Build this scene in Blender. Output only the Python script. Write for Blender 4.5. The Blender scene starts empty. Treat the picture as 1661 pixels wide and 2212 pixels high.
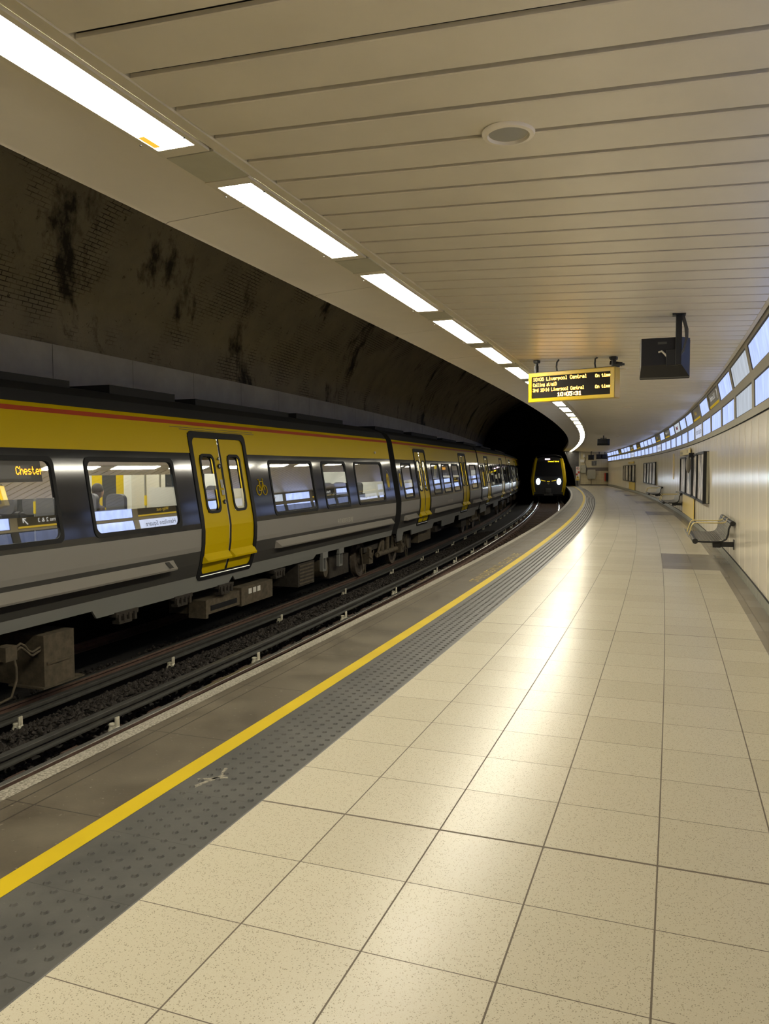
import bpy, bmesh, math, random
import numpy as np
from mathutils import Matrix, Vector

random.seed(7)
SC = bpy.context.scene
COL = SC.collection

# ------------------------------------------------------------------ camera, world, exposure
F_PX, PITCH, ROLL, EYE = 1682.42, 0.0564097, -0.002812, 1.58212
cam_d = bpy.data.cameras.new('camera')
cam_d.sensor_fit = 'HORIZONTAL'
cam_d.sensor_width = 36.0
cam_d.lens = F_PX / 1661.0 * 36.0
cam_d.clip_start = 0.05
cam_d.clip_end = 400
cam = bpy.data.objects.new('camera', cam_d)
COL.objects.link(cam)
_f = Vector((0, math.cos(PITCH), -math.sin(PITCH)))
_r0 = Vector((1, 0, 0))
_u0 = Vector((0, math.sin(PITCH), math.cos(PITCH)))
_r = _r0 * math.cos(ROLL) + _u0 * math.sin(ROLL)
_u = -_r0 * math.sin(ROLL) + _u0 * math.cos(ROLL)
cam.matrix_world = Matrix(((_r.x, _u.x, -_f.x, 0), (_r.y, _u.y, -_f.y, 0), (_r.z, _u.z, -_f.z, EYE), (0, 0, 0, 1)))
SC.camera = cam

world = bpy.data.worlds.new('world')
SC.world = world
world.use_nodes = True
world.node_tree.nodes['Background'].inputs[0].default_value = (0.004, 0.004, 0.005, 1)
world.node_tree.nodes['Background'].inputs[1].default_value = 1.0
SC.view_settings.view_transform = 'Standard'
SC.view_settings.look = 'None'
SC.view_settings.gamma = 1.0
SC.view_settings.use_curve_mapping = False
SC.view_settings.exposure = 0.0
try:
    SC.cycles.use_denoising = True
    SC.cycles.max_bounces = 10
    SC.cycles.diffuse_bounces = 5
    SC.cycles.glossy_bounces = 5
    SC.cycles.transparent_max_bounces = 24
    SC.cycles.sample_clamp_indirect = 6.0
    SC.cycles.caustics_reflective = False
    SC.cycles.caustics_refractive = False
except Exception:
    pass

LAMP = (1.0, 0.935, 0.765)
LAMP_E = 62.0
PANEL = (0.47, 0.58, 1.02)
PANEL_E = 1.25

# ------------------------------------------------------------------ the curve of the platform: s along, u across (right +), z up
KN = np.array([0, 8, 16, 26, 36, 46, 56, 66, 76.])
TH = np.array([0.3594, 0.341, 0.3183, 0.2854, 0.2606, 0.2349, 0.2166, 0.2045, 0.1957])
_S = np.arange(-16, 131, 0.1)
_th = np.interp(_S, KN, TH)
_X = np.concatenate([[0], np.cumsum((np.sin(_th)[1:] + np.sin(_th)[:-1]) / 2 * .1)])
_Y = np.concatenate([[0], np.cumsum((np.cos(_th)[1:] + np.cos(_th)[:-1]) / 2 * .1)])
_i0 = int(np.argmin(abs(_S)))
_X += -2.41444 - _X[_i0]
_Y += 2.72769 - _Y[_i0]

def theta(s):
    return float(np.interp(s, KN, TH))

def dzs(s):
    return -0.14 * ((s - 12) / 63.0) ** 2 if s > 12 else 0.0

def at(s, u, z=0.0):
    t = theta(s)
    return Vector((float(np.interp(s, _S, _X)) + u * math.cos(t), float(np.interp(s, _S, _Y)) - u * math.sin(t), z + dzs(s)))

def rotz(s):
    return math.pi / 2 - theta(s)

def frame(s, u, z=0.0):
    """matrix whose x runs along the platform (away), y to the left (towards the tracks), z up"""
    return Matrix.Translation(at(s, u, z)) @ Matrix.Rotation(rotz(s), 4, 'Z')

S_END = 75.0

# ------------------------------------------------------------------ mesh builder
class MB:
    AT = staticmethod(lambda s, u, z=0.0: at(s, u, z))
    def __init__(self):
        self.v, self.f, self.m, self.uv = [], [], [], []
        self.M = None
    def vert(self, p):
        p = Vector(p)
        if self.M is not None:
            p = self.M @ p
        self.v.append(p)
        return len(self.v) - 1
    def face(self, idx, m=0, uv=None):
        self.f.append(tuple(idx)); self.m.append(m); self.uv.append(uv)
    def poly(self, pts, m=0, uv=None):
        self.face([self.vert(p) for p in pts], m, uv)
    def box(self, c, d, m=0, bev=0.0):
        """box with optional chamfer on the edges along x"""
        cx, cy, cz = c
        x, y, z = d[0] / 2, d[1] / 2, d[2] / 2
        if bev <= 0:
            q = [(-x, -y, -z), (x, -y, -z), (x, y, -z), (-x, y, -z), (-x, -y, z), (x, -y, z), (x, y, z), (-x, y, z)]
            i = [self.vert((cx + a, cy + b, cz + e)) for a, b, e in q]
            for fc in ((0, 3, 2, 1), (4, 5, 6, 7), (0, 1, 5, 4), (1, 2, 6, 5), (2, 3, 7, 6), (3, 0, 4, 7)):
                self.face([i[k] for k in fc], m)
        else:
            b = min(bev, x * .9, y * .9, z * .9)
            rings = []
            for zz, ins in ((-z, b), (-z + b, 0), (z - b, 0), (z, b)):
                a, e = x - ins, y - ins
                c_ = b if ins == 0 else 0
                pts = [(-a + c_, -e), (a - c_, -e), (a, -e + c_), (a, e - c_), (a - c_, e), (-a + c_, e), (-a, e - c_), (-a, -e + c_)]
                rings.append([self.vert((cx + p, cy + q, cz + zz)) for p, q in pts])
            for r0, r1 in zip(rings[:-1], rings[1:]):
                for k in range(8):
                    self.face([r0[k], r0[(k + 1) % 8], r1[(k + 1) % 8], r1[k]], m)
            self.face(rings[0][::-1], m); self.face(rings[-1], m)
    def tube(self, pts, r, n=8, m=0, cap=True):
        pts = [Vector(p) for p in pts]
        rings = []
        up = None
        for k, p in enumerate(pts):
            a = pts[max(k - 1, 0)]; b = pts[min(k + 1, len(pts) - 1)]
            t = (b - a).normalized()
            if up is None:
                up = t.orthogonal().normalized()
            up = (up - t * up.dot(t))
            up = up.normalized() if up.length > 1e-6 else t.orthogonal().normalized()
            w = t.cross(up)
            rr = r[k] if isinstance(r, (list, tuple)) else r
            rings.append([self.vert(p + (up * math.cos(q) + w * math.sin(q)) * rr) for q in [2 * math.pi * j / n for j in range(n)]])
        for r0, r1 in zip(rings[:-1], rings[1:]):
            for j in range(n):
                self.face([r0[j], r0[(j + 1) % n], r1[(j + 1) % n], r1[j]], m)
        if cap:
            self.face(rings[0][::-1], m); self.face(rings[-1], m)
    def lathe(self, prof, n=24, m=0, axis='z', o=(0, 0, 0)):
        rings = []
        o = Vector(o)
        for r, h in prof:
            ring = []
            for j in range(n):
                a = 2 * math.pi * j / n
                c, s_ = r * math.cos(a), r * math.sin(a)
                p = {'z': (c, s_, h), 'y': (c, h, s_), 'x': (h, c, s_)}[axis]
                ring.append(self.vert(o + Vector(p)))
            rings.append(ring)
        for r0, r1 in zip(rings[:-1], rings[1:]):
            for j in range(n):
                self.face([r0[j], r0[(j + 1) % n], r1[(j + 1) % n], r1[j]], m)
        self.face(rings[0][::-1], m); self.face(rings[-1], m)
    def prism(self, prof, x0, x1, m=0, ax='x'):
        """closed profile of (a,b) pairs extruded along x (profile in y,z) or y (profile in x,z)"""
        g = (lambda t, a, b: (t, a, b)) if ax == 'x' else (lambda t, a, b: (a, t, b))
        A = [self.vert(g(x0, a, b)) for a, b in prof]
        B = [self.vert(g(x1, a, b)) for a, b in prof]
        n = len(prof)
        for k in range(n):
            self.face([A[k], A[(k + 1) % n], B[(k + 1) % n], B[k]], m)
        self.face(A[::-1], m); self.face(B, m)
    def sweep(self, prof, ss, m=0, closed=True, mats=None, uvs=None):
        """cross-section of (u,z) pairs carried along the platform curve"""
        rows = [[self.vert(self.AT(s, u, z)) for u, z in prof] for s in ss]
        n = len(prof)
        for i in range(len(ss) - 1):
            for k in range(n if closed else n - 1):
                k2 = (k + 1) % n
                uv = None
                if uvs is not None:
                    uv = [(uvs[k], ss[i]), (uvs[k2], ss[i]), (uvs[k2], ss[i + 1]), (uvs[k], ss[i + 1])]
                self.face([rows[i][k], rows[i][k2], rows[i + 1][k2], rows[i + 1][k]], mats[k] if mats else m, uv)
        if closed:
            self.face(rows[0], mats[0] if mats else m); self.face(rows[-1][::-1], mats[0] if mats else m)
    def sbox(self, s0, s1, u0, u1, z0, z1, m=0, step=2.0):
        n = max(1, int(math.ceil((s1 - s0) / step)))
        self.sweep([(u0, z0), (u1, z0), (u1, z1), (u0, z1)], [s0 + (s1 - s0) * k / n for k in range(n + 1)], m)

def obj(name, mb, mats, parent=None, smooth=False, local=False, fix=True):
    me = bpy.data.meshes.new(name)
    off = Vector((0, 0, 0))
    if parent is not None and not local:
        p = parent
        while p is not None:
            off = off + p.location
            p = p.parent
    me.from_pydata([tuple(p - off) for p in mb.v], [], mb.f)
    if not isinstance(mats, (list, tuple)):
        mats = [mats]
    for mt in mats:
        me.materials.append(mt)
    me.polygons.foreach_set('material_index', [min(k, len(mats) - 1) for k in mb.m])
    if any(q is not None for q in mb.uv):
        lay = me.uv_layers.new(name='map')
        d = []
        for fc, q in zip(mb.f, mb.uv):
            for k in range(len(fc)):
                d.extend(q[k] if q is not None else (0.0, 0.0))
        lay.data.foreach_set('uv', d)
    if fix:
        bm = bmesh.new(); bm.from_mesh(me)
        bmesh.ops.recalc_face_normals(bm, faces=bm.faces)
        bm.to_mesh(me); bm.free()
    if smooth:
        me.polygons.foreach_set('use_smooth', [True] * len(me.polygons))
        try:
            me.set_sharp_from_angle(angle=math.radians(smooth if smooth is not True else 40))
        except Exception:
            pass
    me.update()
    o = bpy.data.objects.new(name, me)
    COL.objects.link(o)
    if parent is not None:
        o.parent = parent
    return o

def tag(o, label=None, cat=None, group=None, kind=None):
    if label: o['label'] = label
    if cat: o['category'] = cat
    if group: o['group'] = group
    if kind: o['kind'] = kind
    return o

def thing(name, label, cat, loc=(0, 0, 0), rz=0.0, group=None):
    o = bpy.data.objects.new(name, None)
    o.empty_display_size = 0.2
    o.location = loc
    o.rotation_euler = (0, 0, rz)
    COL.objects.link(o)
    return tag(o, label, cat, group)

def struct(name, mb, mats, smooth=False, label=None, cat=None):
    o = obj(name, mb, mats, smooth=smooth)
    o['kind'] = 'structure'
    if label: o['label'] = label
    if cat: o['category'] = cat
    return o

def dup(root, loc, rz, label, group=None):
    r = root.copy(); COL.objects.link(r)
    r.location = loc; r.rotation_euler = (0, 0, rz); r['label'] = label
    if group: r['group'] = group
    for ch in list(root.children):
        c = ch.copy(); COL.objects.link(c); c.parent = r
        for g in list(ch.children):
            d = g.copy(); COL.objects.link(d); d.parent = c
    return r

ORD = ['first', 'second', 'third', 'fourth', 'fifth', 'sixth', 'seventh', 'eighth', 'ninth', 'tenth', 'eleventh', 'twelfth', 'thirteenth', 'fourteenth', 'fifteenth',
       'sixteenth', 'seventeenth', 'eighteenth', 'nineteenth', 'twentieth', 'twenty-first', 'twenty-second', 'twenty-third', 'twenty-fourth', 'twenty-fifth', 'twenty-sixth',
       'twenty-seventh', 'twenty-eighth', 'twenty-ninth', 'thirtieth', 'thirty-first', 'thirty-second', 'thirty-third', 'thirty-fourth', 'thirty-fifth', 'thirty-sixth', 'thirty-seventh', 'thirty-eighth', 'thirty-ninth', 'fortieth']

# ------------------------------------------------------------------ materials
class NT:
    def __init__(self, name):
        self.mat = bpy.data.materials.new(name)
        self.mat.use_nodes = True
        self.t = self.mat.node_tree
        self.b = self.t.nodes['Principled BSDF']
        self.out = self.t.nodes['Material Output']
    def n(self, typ, **kw):
        nd = self.t.nodes.new(typ)
        for k, v in kw.items():
            setattr(nd, k, v)
        return nd
    def set(self, sock, v):
        if hasattr(v, 'is_linked') or isinstance(v, bpy.types.NodeSocket):
            self.t.links.new(v, sock)
        else:
            sock.default_value = v
    def math(self, op, a, b=0.0, c=None, clamp=False):
        nd = self.n('ShaderNodeMath', operation=op); nd.use_clamp = clamp
        self.set(nd.inputs[0], a); self.set(nd.inputs[1], b)
        if c is not None: self.set(nd.inputs[2], c)
        return nd.outputs[0]
    def mix(self, f, a, b, blend='MIX'):
        nd = self.n('ShaderNodeMix', data_type='RGBA', blend_type=blend)
        self.set(nd.inputs[0], f); self.set(nd.inputs[6], a); self.set(nd.inputs[7], b)
        return nd.outputs[2]
    def noise(self, vec, scale, detail=2.0, rough=0.5):
        nd = self.n('ShaderNodeTexNoise')
        if vec is not None: self.set(nd.inputs['Vector'], vec)
        nd.inputs['Scale'].default_value = scale; nd.inputs['Detail'].default_value = detail; nd.inputs['Roughness'].default_value = rough
        return nd.outputs['Fac']
    def ramp(self, f, a, b):
        nd = self.n('ShaderNodeMapRange'); nd.clamp = True
        self.set(nd.inputs[0], f); nd.inputs[1].default_value = a; nd.inputs[2].default_value = b
        return nd.outputs[0]
    def pos(self):
        return self.n('ShaderNodeNewGeometry').outputs['Position']
    def uv(self):
        nd = self.n('ShaderNodeUVMap'); nd.uv_map = 'map'
        sp = self.n('ShaderNodeSeparateXYZ'); self.t.links.new(nd.outputs[0], sp.inputs[0])
        return nd.outputs[0], sp.outputs[0], sp.outputs[1]
    def line(self, x, off, pitch, half):
        """1 on lines spaced by pitch"""
        q = self.math('SUBTRACT', x, off)
        q = self.math('DIVIDE', q, pitch)
        q = self.math('ADD', q, 0.5)
        q = self.math('SUBTRACT', self.math('FRACT', q), 0.5)
        q = self.math('MULTIPLY', self.math('ABSOLUTE', q), pitch)
        return self.math('LESS_THAN', q, half)
    def bump(self, h, strength, dist=0.01):
        nd = self.n('ShaderNodeBump'); nd.inputs['Strength'].default_value = strength; nd.inputs['Distance'].default_value = dist
        self.set(nd.inputs['Height'], h)
        self.t.links.new(nd.outputs[0], self.b.inputs['Normal'])

def c4(c):
    return (c[0], c[1], c[2], 1.0)

def mat(name, col, rough=0.5, metal=0.0, spec=0.5, var=0.0, vscale=6.0, coat=0.0, bump=0.0, bscale=40.0):
    q = NT(name)
    q.b.inputs['Roughness'].default_value = rough
    q.b.inputs['Metallic'].default_value = metal
    q.b.inputs['Specular IOR Level'].default_value = spec
    if coat:
        q.b.inputs['Coat Weight'].default_value = coat; q.b.inputs['Coat Roughness'].default_value = 0.06
    if var > 0:
        f = q.ramp(q.noise(q.pos(), vscale, 4.0, 0.6), 0.3, 0.7)
        q.set(q.b.inputs['Base Color'], q.mix(f, c4([x * (1 - var) for x in col]), c4([min(1, x * (1 + var)) for x in col])))
    else:
        q.b.inputs['Base Color'].default_value = c4(col)
    if bump:
        q.bump(q.noise(q.pos(), bscale, 3.0), bump)
    return q.mat

def emit(name, col, strength, sample=True):
    q = NT(name)
    e = q.n('ShaderNodeEmission'); e.inputs[0].default_value = c4(col); e.inputs[1].default_value = strength
    q.t.links.new(e.outputs[0], q.out.inputs[0])
    if not sample:
        try: q.mat.cycles.emission_sampling = 'NONE'
        except Exception: pass
    return q.mat

def mat_floor():
    q = NT('terrazzo_tiles')
    uv, U, S = q.uv()
    p = q.pos()
    col = q.line(U, 1.375, 0.45, 0.0032)
    row = q.line(S, 1.485, 0.455, 0.0022)
    thick = q.line(S, 1.485, 4.55, 0.0065)
    joint = q.math('MAXIMUM', q.math('MAXIMUM', col, row), thick)
    # each tile its own tint
    tu = q.math('FLOOR', q.math('DIVIDE', q.math('SUBTRACT', U, 1.375), 0.45))
    ts = q.math('FLOOR', q.math('DIVIDE', q.math('SUBTRACT', S, 1.485), 0.455))
    cb = q.n('ShaderNodeCombineXYZ'); q.set(cb.inputs[0], tu); q.set(cb.inputs[1], ts)
    wn = q.n('ShaderNodeTexWhiteNoise', noise_dimensions='3D'); q.t.links.new(cb.outputs[0], wn.inputs[0])
    base = q.mix(wn.outputs[0], (.385, .348, .262, 1), (.42, .382, .292, 1))
    chip = q.n('ShaderNodeTexVoronoi'); chip.inputs['Scale'].default_value = 135.0; q.set(chip.inputs['Vector'], p)
    dots = q.math('MULTIPLY', q.math('LESS_THAN', chip.outputs['Distance'], 0.29), q.math('GREATER_THAN', q.noise(p, 60.0, 1.0), 0.46))
    base = q.mix(q.math('MULTIPLY', dots, 0.62), base, (.13, .115, .08, 1))
    fine = q.ramp(q.noise(p, 330.0, 1.0), 0.56, 0.70)
    base = q.mix(q.math('MULTIPLY', fine, 0.34), base, (.24, .19, .11, 1))
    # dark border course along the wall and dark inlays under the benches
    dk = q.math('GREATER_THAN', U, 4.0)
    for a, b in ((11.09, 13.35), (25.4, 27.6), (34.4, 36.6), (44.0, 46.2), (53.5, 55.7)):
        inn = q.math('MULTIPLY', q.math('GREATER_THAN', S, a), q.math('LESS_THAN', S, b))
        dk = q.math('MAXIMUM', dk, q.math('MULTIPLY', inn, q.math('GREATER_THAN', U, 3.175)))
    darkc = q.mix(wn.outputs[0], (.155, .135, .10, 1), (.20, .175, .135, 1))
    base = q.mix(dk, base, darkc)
    base = q.mix(q.math('MULTIPLY', joint, 0.9), base, (.07, .055, .04, 1))
    q.set(q.b.inputs['Base Color'], base)
    q.b.inputs['Specular IOR Level'].default_value = 0.16
    r = q.math('ADD', 0.27, q.math('MULTIPLY', joint, 0.5))
    q.set(q.b.inputs['Roughness'], r)
    hgt = q.math('MULTIPLY', joint, -1.0)
    q.bump(hgt, 0.10, 0.004)
    return q.mat

def mat_slab():
    q = NT('edge_concrete')
    uv, U, S = q.uv(); p = q.pos()
    n1 = q.ramp(q.noise(p, 2.2, 6.0, 0.65), 0.3, 0.72)
    base = q.mix(n1, (.042, .034, .023, 1), (.095, .080, .055, 1))
    st = q.ramp(q.noise(p, 9.0, 5.0, 0.7), 0.62, 0.75)
    base = q.mix(q.math('MULTIPLY', st, 0.6), base, (.028, .022, .016, 1))
    pale = q.ramp(q.noise(p, 40.0, 2.0), 0.68, 0.75)
    base = q.mix(q.math('MULTIPLY', pale, 0.35), base, (.30, .27, .21, 1))
    j = q.line(S, 1.075, 1.06, 0.0035)
    g = q.math('MAXIMUM', q.math('LESS_THAN', q.math('ABSOLUTE', q.math('SUBTRACT', U, 0.30)), 0.005), q.math('LESS_THAN', q.math('ABSOLUTE', q.math('SUBTRACT', U, 0.405)), 0.005))
    g = q.math('MAXIMUM', g, j)
    base = q.mix(q.math('MULTIPLY', g, 0.9), base, (.022, .017, .012, 1))
    q.set(q.b.inputs['Base Color'], base)
    q.b.inputs['Specular IOR Level'].default_value = 0.18
    q.set(q.b.inputs['Roughness'], q.math('ADD', 0.48, q.math('MULTIPLY', n1, 0.2)))
    q.bump(q.math('ADD', q.math('MULTIPLY', g, -1.0), q.math('MULTIPLY', q.noise(p, 60.0, 3.0), 0.35)), 0.25, 0.004)
    return q.mat

def mat_tactile():
    q = NT('tactile_grey')
    uv, U, S = q.uv(); p = q.pos()
    n1 = q.ramp(q.noise(p, 3.0, 5.0, 0.65), 0.3, 0.7)
    base = q.mix(n1, (.040, .039, .035, 1), (.068, .065, .057, 1))
    w = q.ramp(q.noise(p, 22.0, 4.0, 0.7), 0.66, 0.76)
    base = q.mix(q.math('MULTIPLY', w, 0.35), base, (.20, .18, .14, 1))
    j = q.line(S, 0.985, 0.455, 0.0016)
    base = q.mix(q.math('MULTIPLY', j, 0.8), base, (.02, .018, .015, 1))
    q.set(q.b.inputs['Base Color'], base)
    q.b.inputs['Roughness'].default_value = 0.5
    q.b.inputs['Specular IOR Level'].default_value = 0.3
    q.bump(q.noise(p, 120.0, 2.0), 0.08, 0.002)
    return q.mat

def mat_worn(name, col, under, thr=0.62, scale=18.0, rough=0.55):
    q = NT(name); p = q.pos()
    q.b.inputs['Specular IOR Level'].default_value = 0.2
    w = q.ramp(q.noise(p, scale, 6.0, 0.7), thr, thr + 0.10)
    v = q.ramp(q.noise(p, 3.0, 3.0), 0.3, 0.7)
    base = q.mix(v, c4([x * .88 for x in col]), c4(col))
    q.set(q.b.inputs['Base Color'], q.mix(w, base, c4(under)))
    q.b.inputs['Roughness'].default_value = rough
    return q.mat

def mat_brick():
    q = NT('sooty_brick')
    uv, A, S = q.uv(); p = q.pos()
    mp = q.n('ShaderNodeCombineXYZ'); q.set(mp.inputs[0], S); q.set(mp.inputs[1], A)
    br = q.n('ShaderNodeTexBrick')
    q.t.links.new(mp.outputs[0], br.inputs['Vector'])
    br.inputs['Scale'].default_value = 1.0; br.inputs['Brick Width'].default_value = 0.235; br.inputs['Row Height'].default_value = 0.082
    br.inputs['Mortar Size'].default_value = 0.008; br.inputs['Mortar Smooth'].default_value = 0.3
    br.inputs['Color1'].default_value = (1, 1, 1, 1); br.inputs['Color2'].default_value = (.8, .8, .8, 1); br.inputs['Mortar'].default_value = (0, 0, 0, 1)
    patch = q.ramp(q.noise(p, 0.5, 5.0, 0.6), 0.50, 0.58)
    n2 = q.ramp(q.noise(p, 1.1, 6.0, 0.65), 0.3, 0.7)
    base = q.mix(n2, (.34, .305, .225, 1), (.46, .41, .30, 1))
    mort = q.math('MULTIPLY', br.outputs['Fac'], patch)
    base = q.mix(q.math('MULTIPLY', mort, 0.92), base, (.014, .013, .012, 1))
    # damp black patches, drawn out obliquely along the arch
    sv = q.n('ShaderNodeCombineXYZ'); q.set(sv.inputs[0], q.math('ADD', q.math('MULTIPLY', S, 0.75), q.math('MULTIPLY', A, 0.45))); q.set(sv.inputs[1], q.math('MULTIPLY', A, 0.42))
    st = q.ramp(q.noise(sv.outputs[0], 0.62, 9.0, 0.68), 0.555, 0.62)
    base = q.mix(q.math('MULTIPLY', st, 0.93), base, (.030, .027, .023, 1))
    sp = q.ramp(q.noise(p, 7.0, 5.0, 0.7), 0.63, 0.69)
    base = q.mix(q.math('MULTIPLY', sp, 0.75), base, (.022, .020, .017, 1))
    q.set(q.b.inputs['Base Color'], base)
    q.b.inputs['Roughness'].default_value = 0.85
    q.bump(q.math('SUBTRACT', q.noise(p, 25.0, 4.0), mort), 0.6, 0.02)
    return q.mat

def mat_tile_wall():
    q = NT('cream_wall_tiles')
    uv, U, Z = q.uv(); p = q.pos()
    a = q.line(U, 0.0, 0.15, 0.006); b = q.line(Z, 0.0, 0.15, 0.006)
    j = q.math('MAXIMUM', a, b)
    v = q.ramp(q.noise(p, 1.5, 4.0), 0.3, 0.7)
    base = q.mix(v, (.50, .43, .26, 1), (.60, .52, .33, 1))
    dk = q.math('MULTIPLY', q.math('GREATER_THAN', Z, 1.40), q.math('LESS_THAN', Z, 1.72))
    dk = q.math('MULTIPLY', dk, q.math('GREATER_THAN', U, 2.24))
    dk = q.math('MAXIMUM', dk, q.math('LESS_THAN', Z, 0.12))
    base = q.mix(dk, base, (.13, .105, .075, 1))
    q.set(q.b.inputs['Base Color'], q.mix(q.math('MULTIPLY', j, 0.6), base, (.16, .13, .08, 1)))
    q.b.inputs['Roughness'].default_value = 0.25
    return q.mat

def mat_glass(name, tint, ior=2.05):
    q = NT(name)
    tr = q.n('ShaderNodeBsdfTransparent'); tr.inputs[0].default_value = c4(tint)
    gl = q.n('ShaderNodeBsdfGlossy'); gl.inputs['Roughness'].default_value = 0.015; gl.inputs[0].default_value = (1, 1, 1, 1)
    fr = q.n('ShaderNodeFresnel'); fr.inputs[0].default_value = ior
    mx = q.n('ShaderNodeMixShader')
    q.t.links.new(fr.outputs[0], mx.inputs[0]); q.t.links.new(tr.outputs[0], mx.inputs[1]); q.t.links.new(gl.outputs[0], mx.inputs[2])
    q.t.links.new(mx.outputs[0], q.out.inputs[0])
    return q.mat

def mat_panel(name, col, strength, streak=0.25):
    q = NT(name); p = q.pos()
    e = q.n('ShaderNodeEmission')
    uv, U, V = q.uv()
    # tubes standing behind the diffuser
    n = q.noise(q.n('ShaderNodeCombineXYZ').outputs[0], 1.0)
    cb = q.n('ShaderNodeCombineXYZ'); q.set(cb.inputs[0], q.math('MULTIPLY', V, 5.0)); q.set(cb.inputs[1], q.math('MULTIPLY', U, 0.6))
    n = q.ramp(q.noise(cb.outputs[0], 1.0, 2.0), 0.25, 0.75)
    q.set(e.inputs[0], q.mix(n, c4([x * (1 - streak) for x in col]), c4([x * (1 + streak * .5) for x in col])))
    e.inputs[1].default_value = strength
    gl = q.n('ShaderNodeBsdfGlossy'); gl.inputs['Roughness'].default_value = 0.15; gl.inputs[0].default_value = (.06, .06, .06, 1)
    ad = q.n('ShaderNodeAddShader')
    q.t.links.new(e.outputs[0], ad.inputs[0]); q.t.links.new(gl.outputs[0], ad.inputs[1])
    q.t.links.new(ad.outputs[0], q.out.inputs[0])
    return q.mat

def mat_poster(name, seed, warm):
    q = NT(name); p = q.pos()
    mp = q.n('ShaderNodeMapping'); q.set(mp.inputs[0], p); mp.inputs['Location'].default_value = (seed * 3.1, seed, seed * 1.7); mp.inputs['Scale'].default_value = (1.0, 1.0, 0.55)
    n = q.ramp(q.noise(mp.outputs[0], 2.4, 8.0, 0.72), 0.40, 0.60)
    base = q.mix(n, (.03, .026, .022, 1), c4(warm))
    q.set(q.b.inputs['Base Color'], base)
    q.b.inputs['Roughness'].default_value = 0.4
    q.b.inputs['Specular IOR Level'].default_value = 0.3
    return q.mat

M_FLOOR = mat_floor(); M_SLAB = mat_slab(); M_TACT = mat_tactile()
M_YLINE = mat_worn('yellow_line_paint', (.40, .285, .0015), (.20, .13, .01), 0.68, 26.0, 0.6)
M_WLINE = mat_worn('white_edge_paint', (.25, .23, .185), (.105, .092, .07), 0.46, 70.0)
M_YTEXT = mat_worn('faded_yellow_paint', (.40, .29, .04), (.12, .10, .068), 0.44, 13.0)
M_BRICK = mat_brick(); M_TILEW = mat_tile_wall()
M_SLAT = mat('cream_slat_paint', (.80, .735, .60), 0.33, 0.0, 0.5, 0.03, 3.0)
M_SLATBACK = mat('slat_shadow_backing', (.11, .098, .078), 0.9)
M_SOFFIT = mat('cream_soffit_paint', (.78, .715, .58), 0.42, 0.0, 0.5, 0.03, 2.0)
M_TRIMC = mat('cream_trim_paint', (.74, .68, .54), 0.55, 0, .3)
M_BLANK = mat('grey_green_blanking', (.56, .535, .41), 0.4, 0, .5, .06, 5)
M_WALLP = mat('cream_enamel', (.82, .755, .615), 0.16, 0.0, 0.5, 0.03, 1.2)
M_SKIRT = mat('grey_skirting_tile', (.25, .25, .20), 0.35, 0, .5, .18, 4)
M_BLACK = mat('black_gap', (.008, .008, .008), 0.8)
M_FRAME = mat('warm_grey_frame', (.37, .34, .255), 0.5, 0.0, 0.4, 0.04, 3)
M_BEZEL = mat('dark_bezel', (.05, .045, .035), 0.5)
M_GREYBAND = mat('stained_grey_cladding', (.92, .87, .78), 0.6, 0, .5, .12, 1.3)
M_TUNWALL = mat('black_tunnel_wall', (.025, .023, .021), 0.9, bump=.5, bscale=8)
M_BALL = mat('dark_ballast', (.034, .029, .025), 0.9, 0, .2, .5, 14)
M_GROUND = mat('trackbed_dirt', (.020, .017, .014), 0.95, bump=.8, bscale=20)
M_RAILTOP = mat('polished_rail_head', (.42, .40, .36), 0.22, 0.9)
M_RAIL = mat('rusty_rail', (.10, .060, .042), 0.7, 0.1, .4, .3, 8)
M_COND = mat('conductor_steel', (.085, .082, .072), 0.42, 0.45, .5, .2, 6)
M_SLEEP = mat('brown_sleeper', (.075, .047, .034), 0.85, 0, .3, .3, 9)
M_INS = mat('white_ceramic', (.60, .56, .43), 0.4, 0, .5, .12, 20)
M_YEL = mat('train_yellow', (.52, .372, .0012), 0.42, 0, .10)
M_RED = mat('train_red_stripe', (.42, .05, .012), 0.3, coat=.4)
M_DARK = mat('train_gloss_dark', (.018, .019, .023), 0.09, 0, .5, coat=.2)
M_SILV = mat('train_silver', (.29, .273, .248), 0.40, .2, .4)
M_DGREY = mat('train_dark_grey', (.052, .050, .045), 0.35)
M_LGREY = mat('train_light_grey', (.195, .195, .18), 0.4)
M_ROOF = mat('train_roof', (.022, .022, .022), 0.75)
M_LEDGE = mat('train_silver_ledge', (.50, .47, .41), 0.28, .55)
M_RUB = mat('black_rubber', (.010, .010, .010), 0.6, 0, .25)
M_GLASS = mat_glass('train_window_glass', (.72, .75, .74))
M_UNDER = mat('dusty_underframe', (.085, .068, .044), 0.85, 0, .3, .3, 10)
M_UNDERD = mat('dark_underframe', (.035, .029, .022), 0.85, 0, .3, .3, 10)
M_WHEEL = mat('dirty_wheel_steel', (.13, .105, .078), 0.6, .3, .4, .3, 12)
M_LINING = mat('pale_interior_lining', (.70, .70, .65), 0.4)
M_LINDARK = mat('dark_interior_window', (.02, .025, .03), 0.05)
M_SEAT = mat('dark_seat_moquette', (.045, .045, .05), 0.8)
M_HEAD = mat('grey_headrest', (.10, .10, .11), 0.6)
M_STEEL = mat('brushed_steel', (.42, .42, .40), 0.3, .9)
M_GRAB = mat('yellow_grip', (.70, .50, .01), 0.35)
M_GREEN = mat('green_notice', (.01, .17, .07), 0.4)
M_WHITE = mat('white_plastic', (.62, .60, .54), 0.4)
M_ORANGE = mat('orange_notice', (.55, .10, .03), 0.5)
M_SIGNY = mat('sign_yellow_case', (.68, .47, .008), 0.30)
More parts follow.
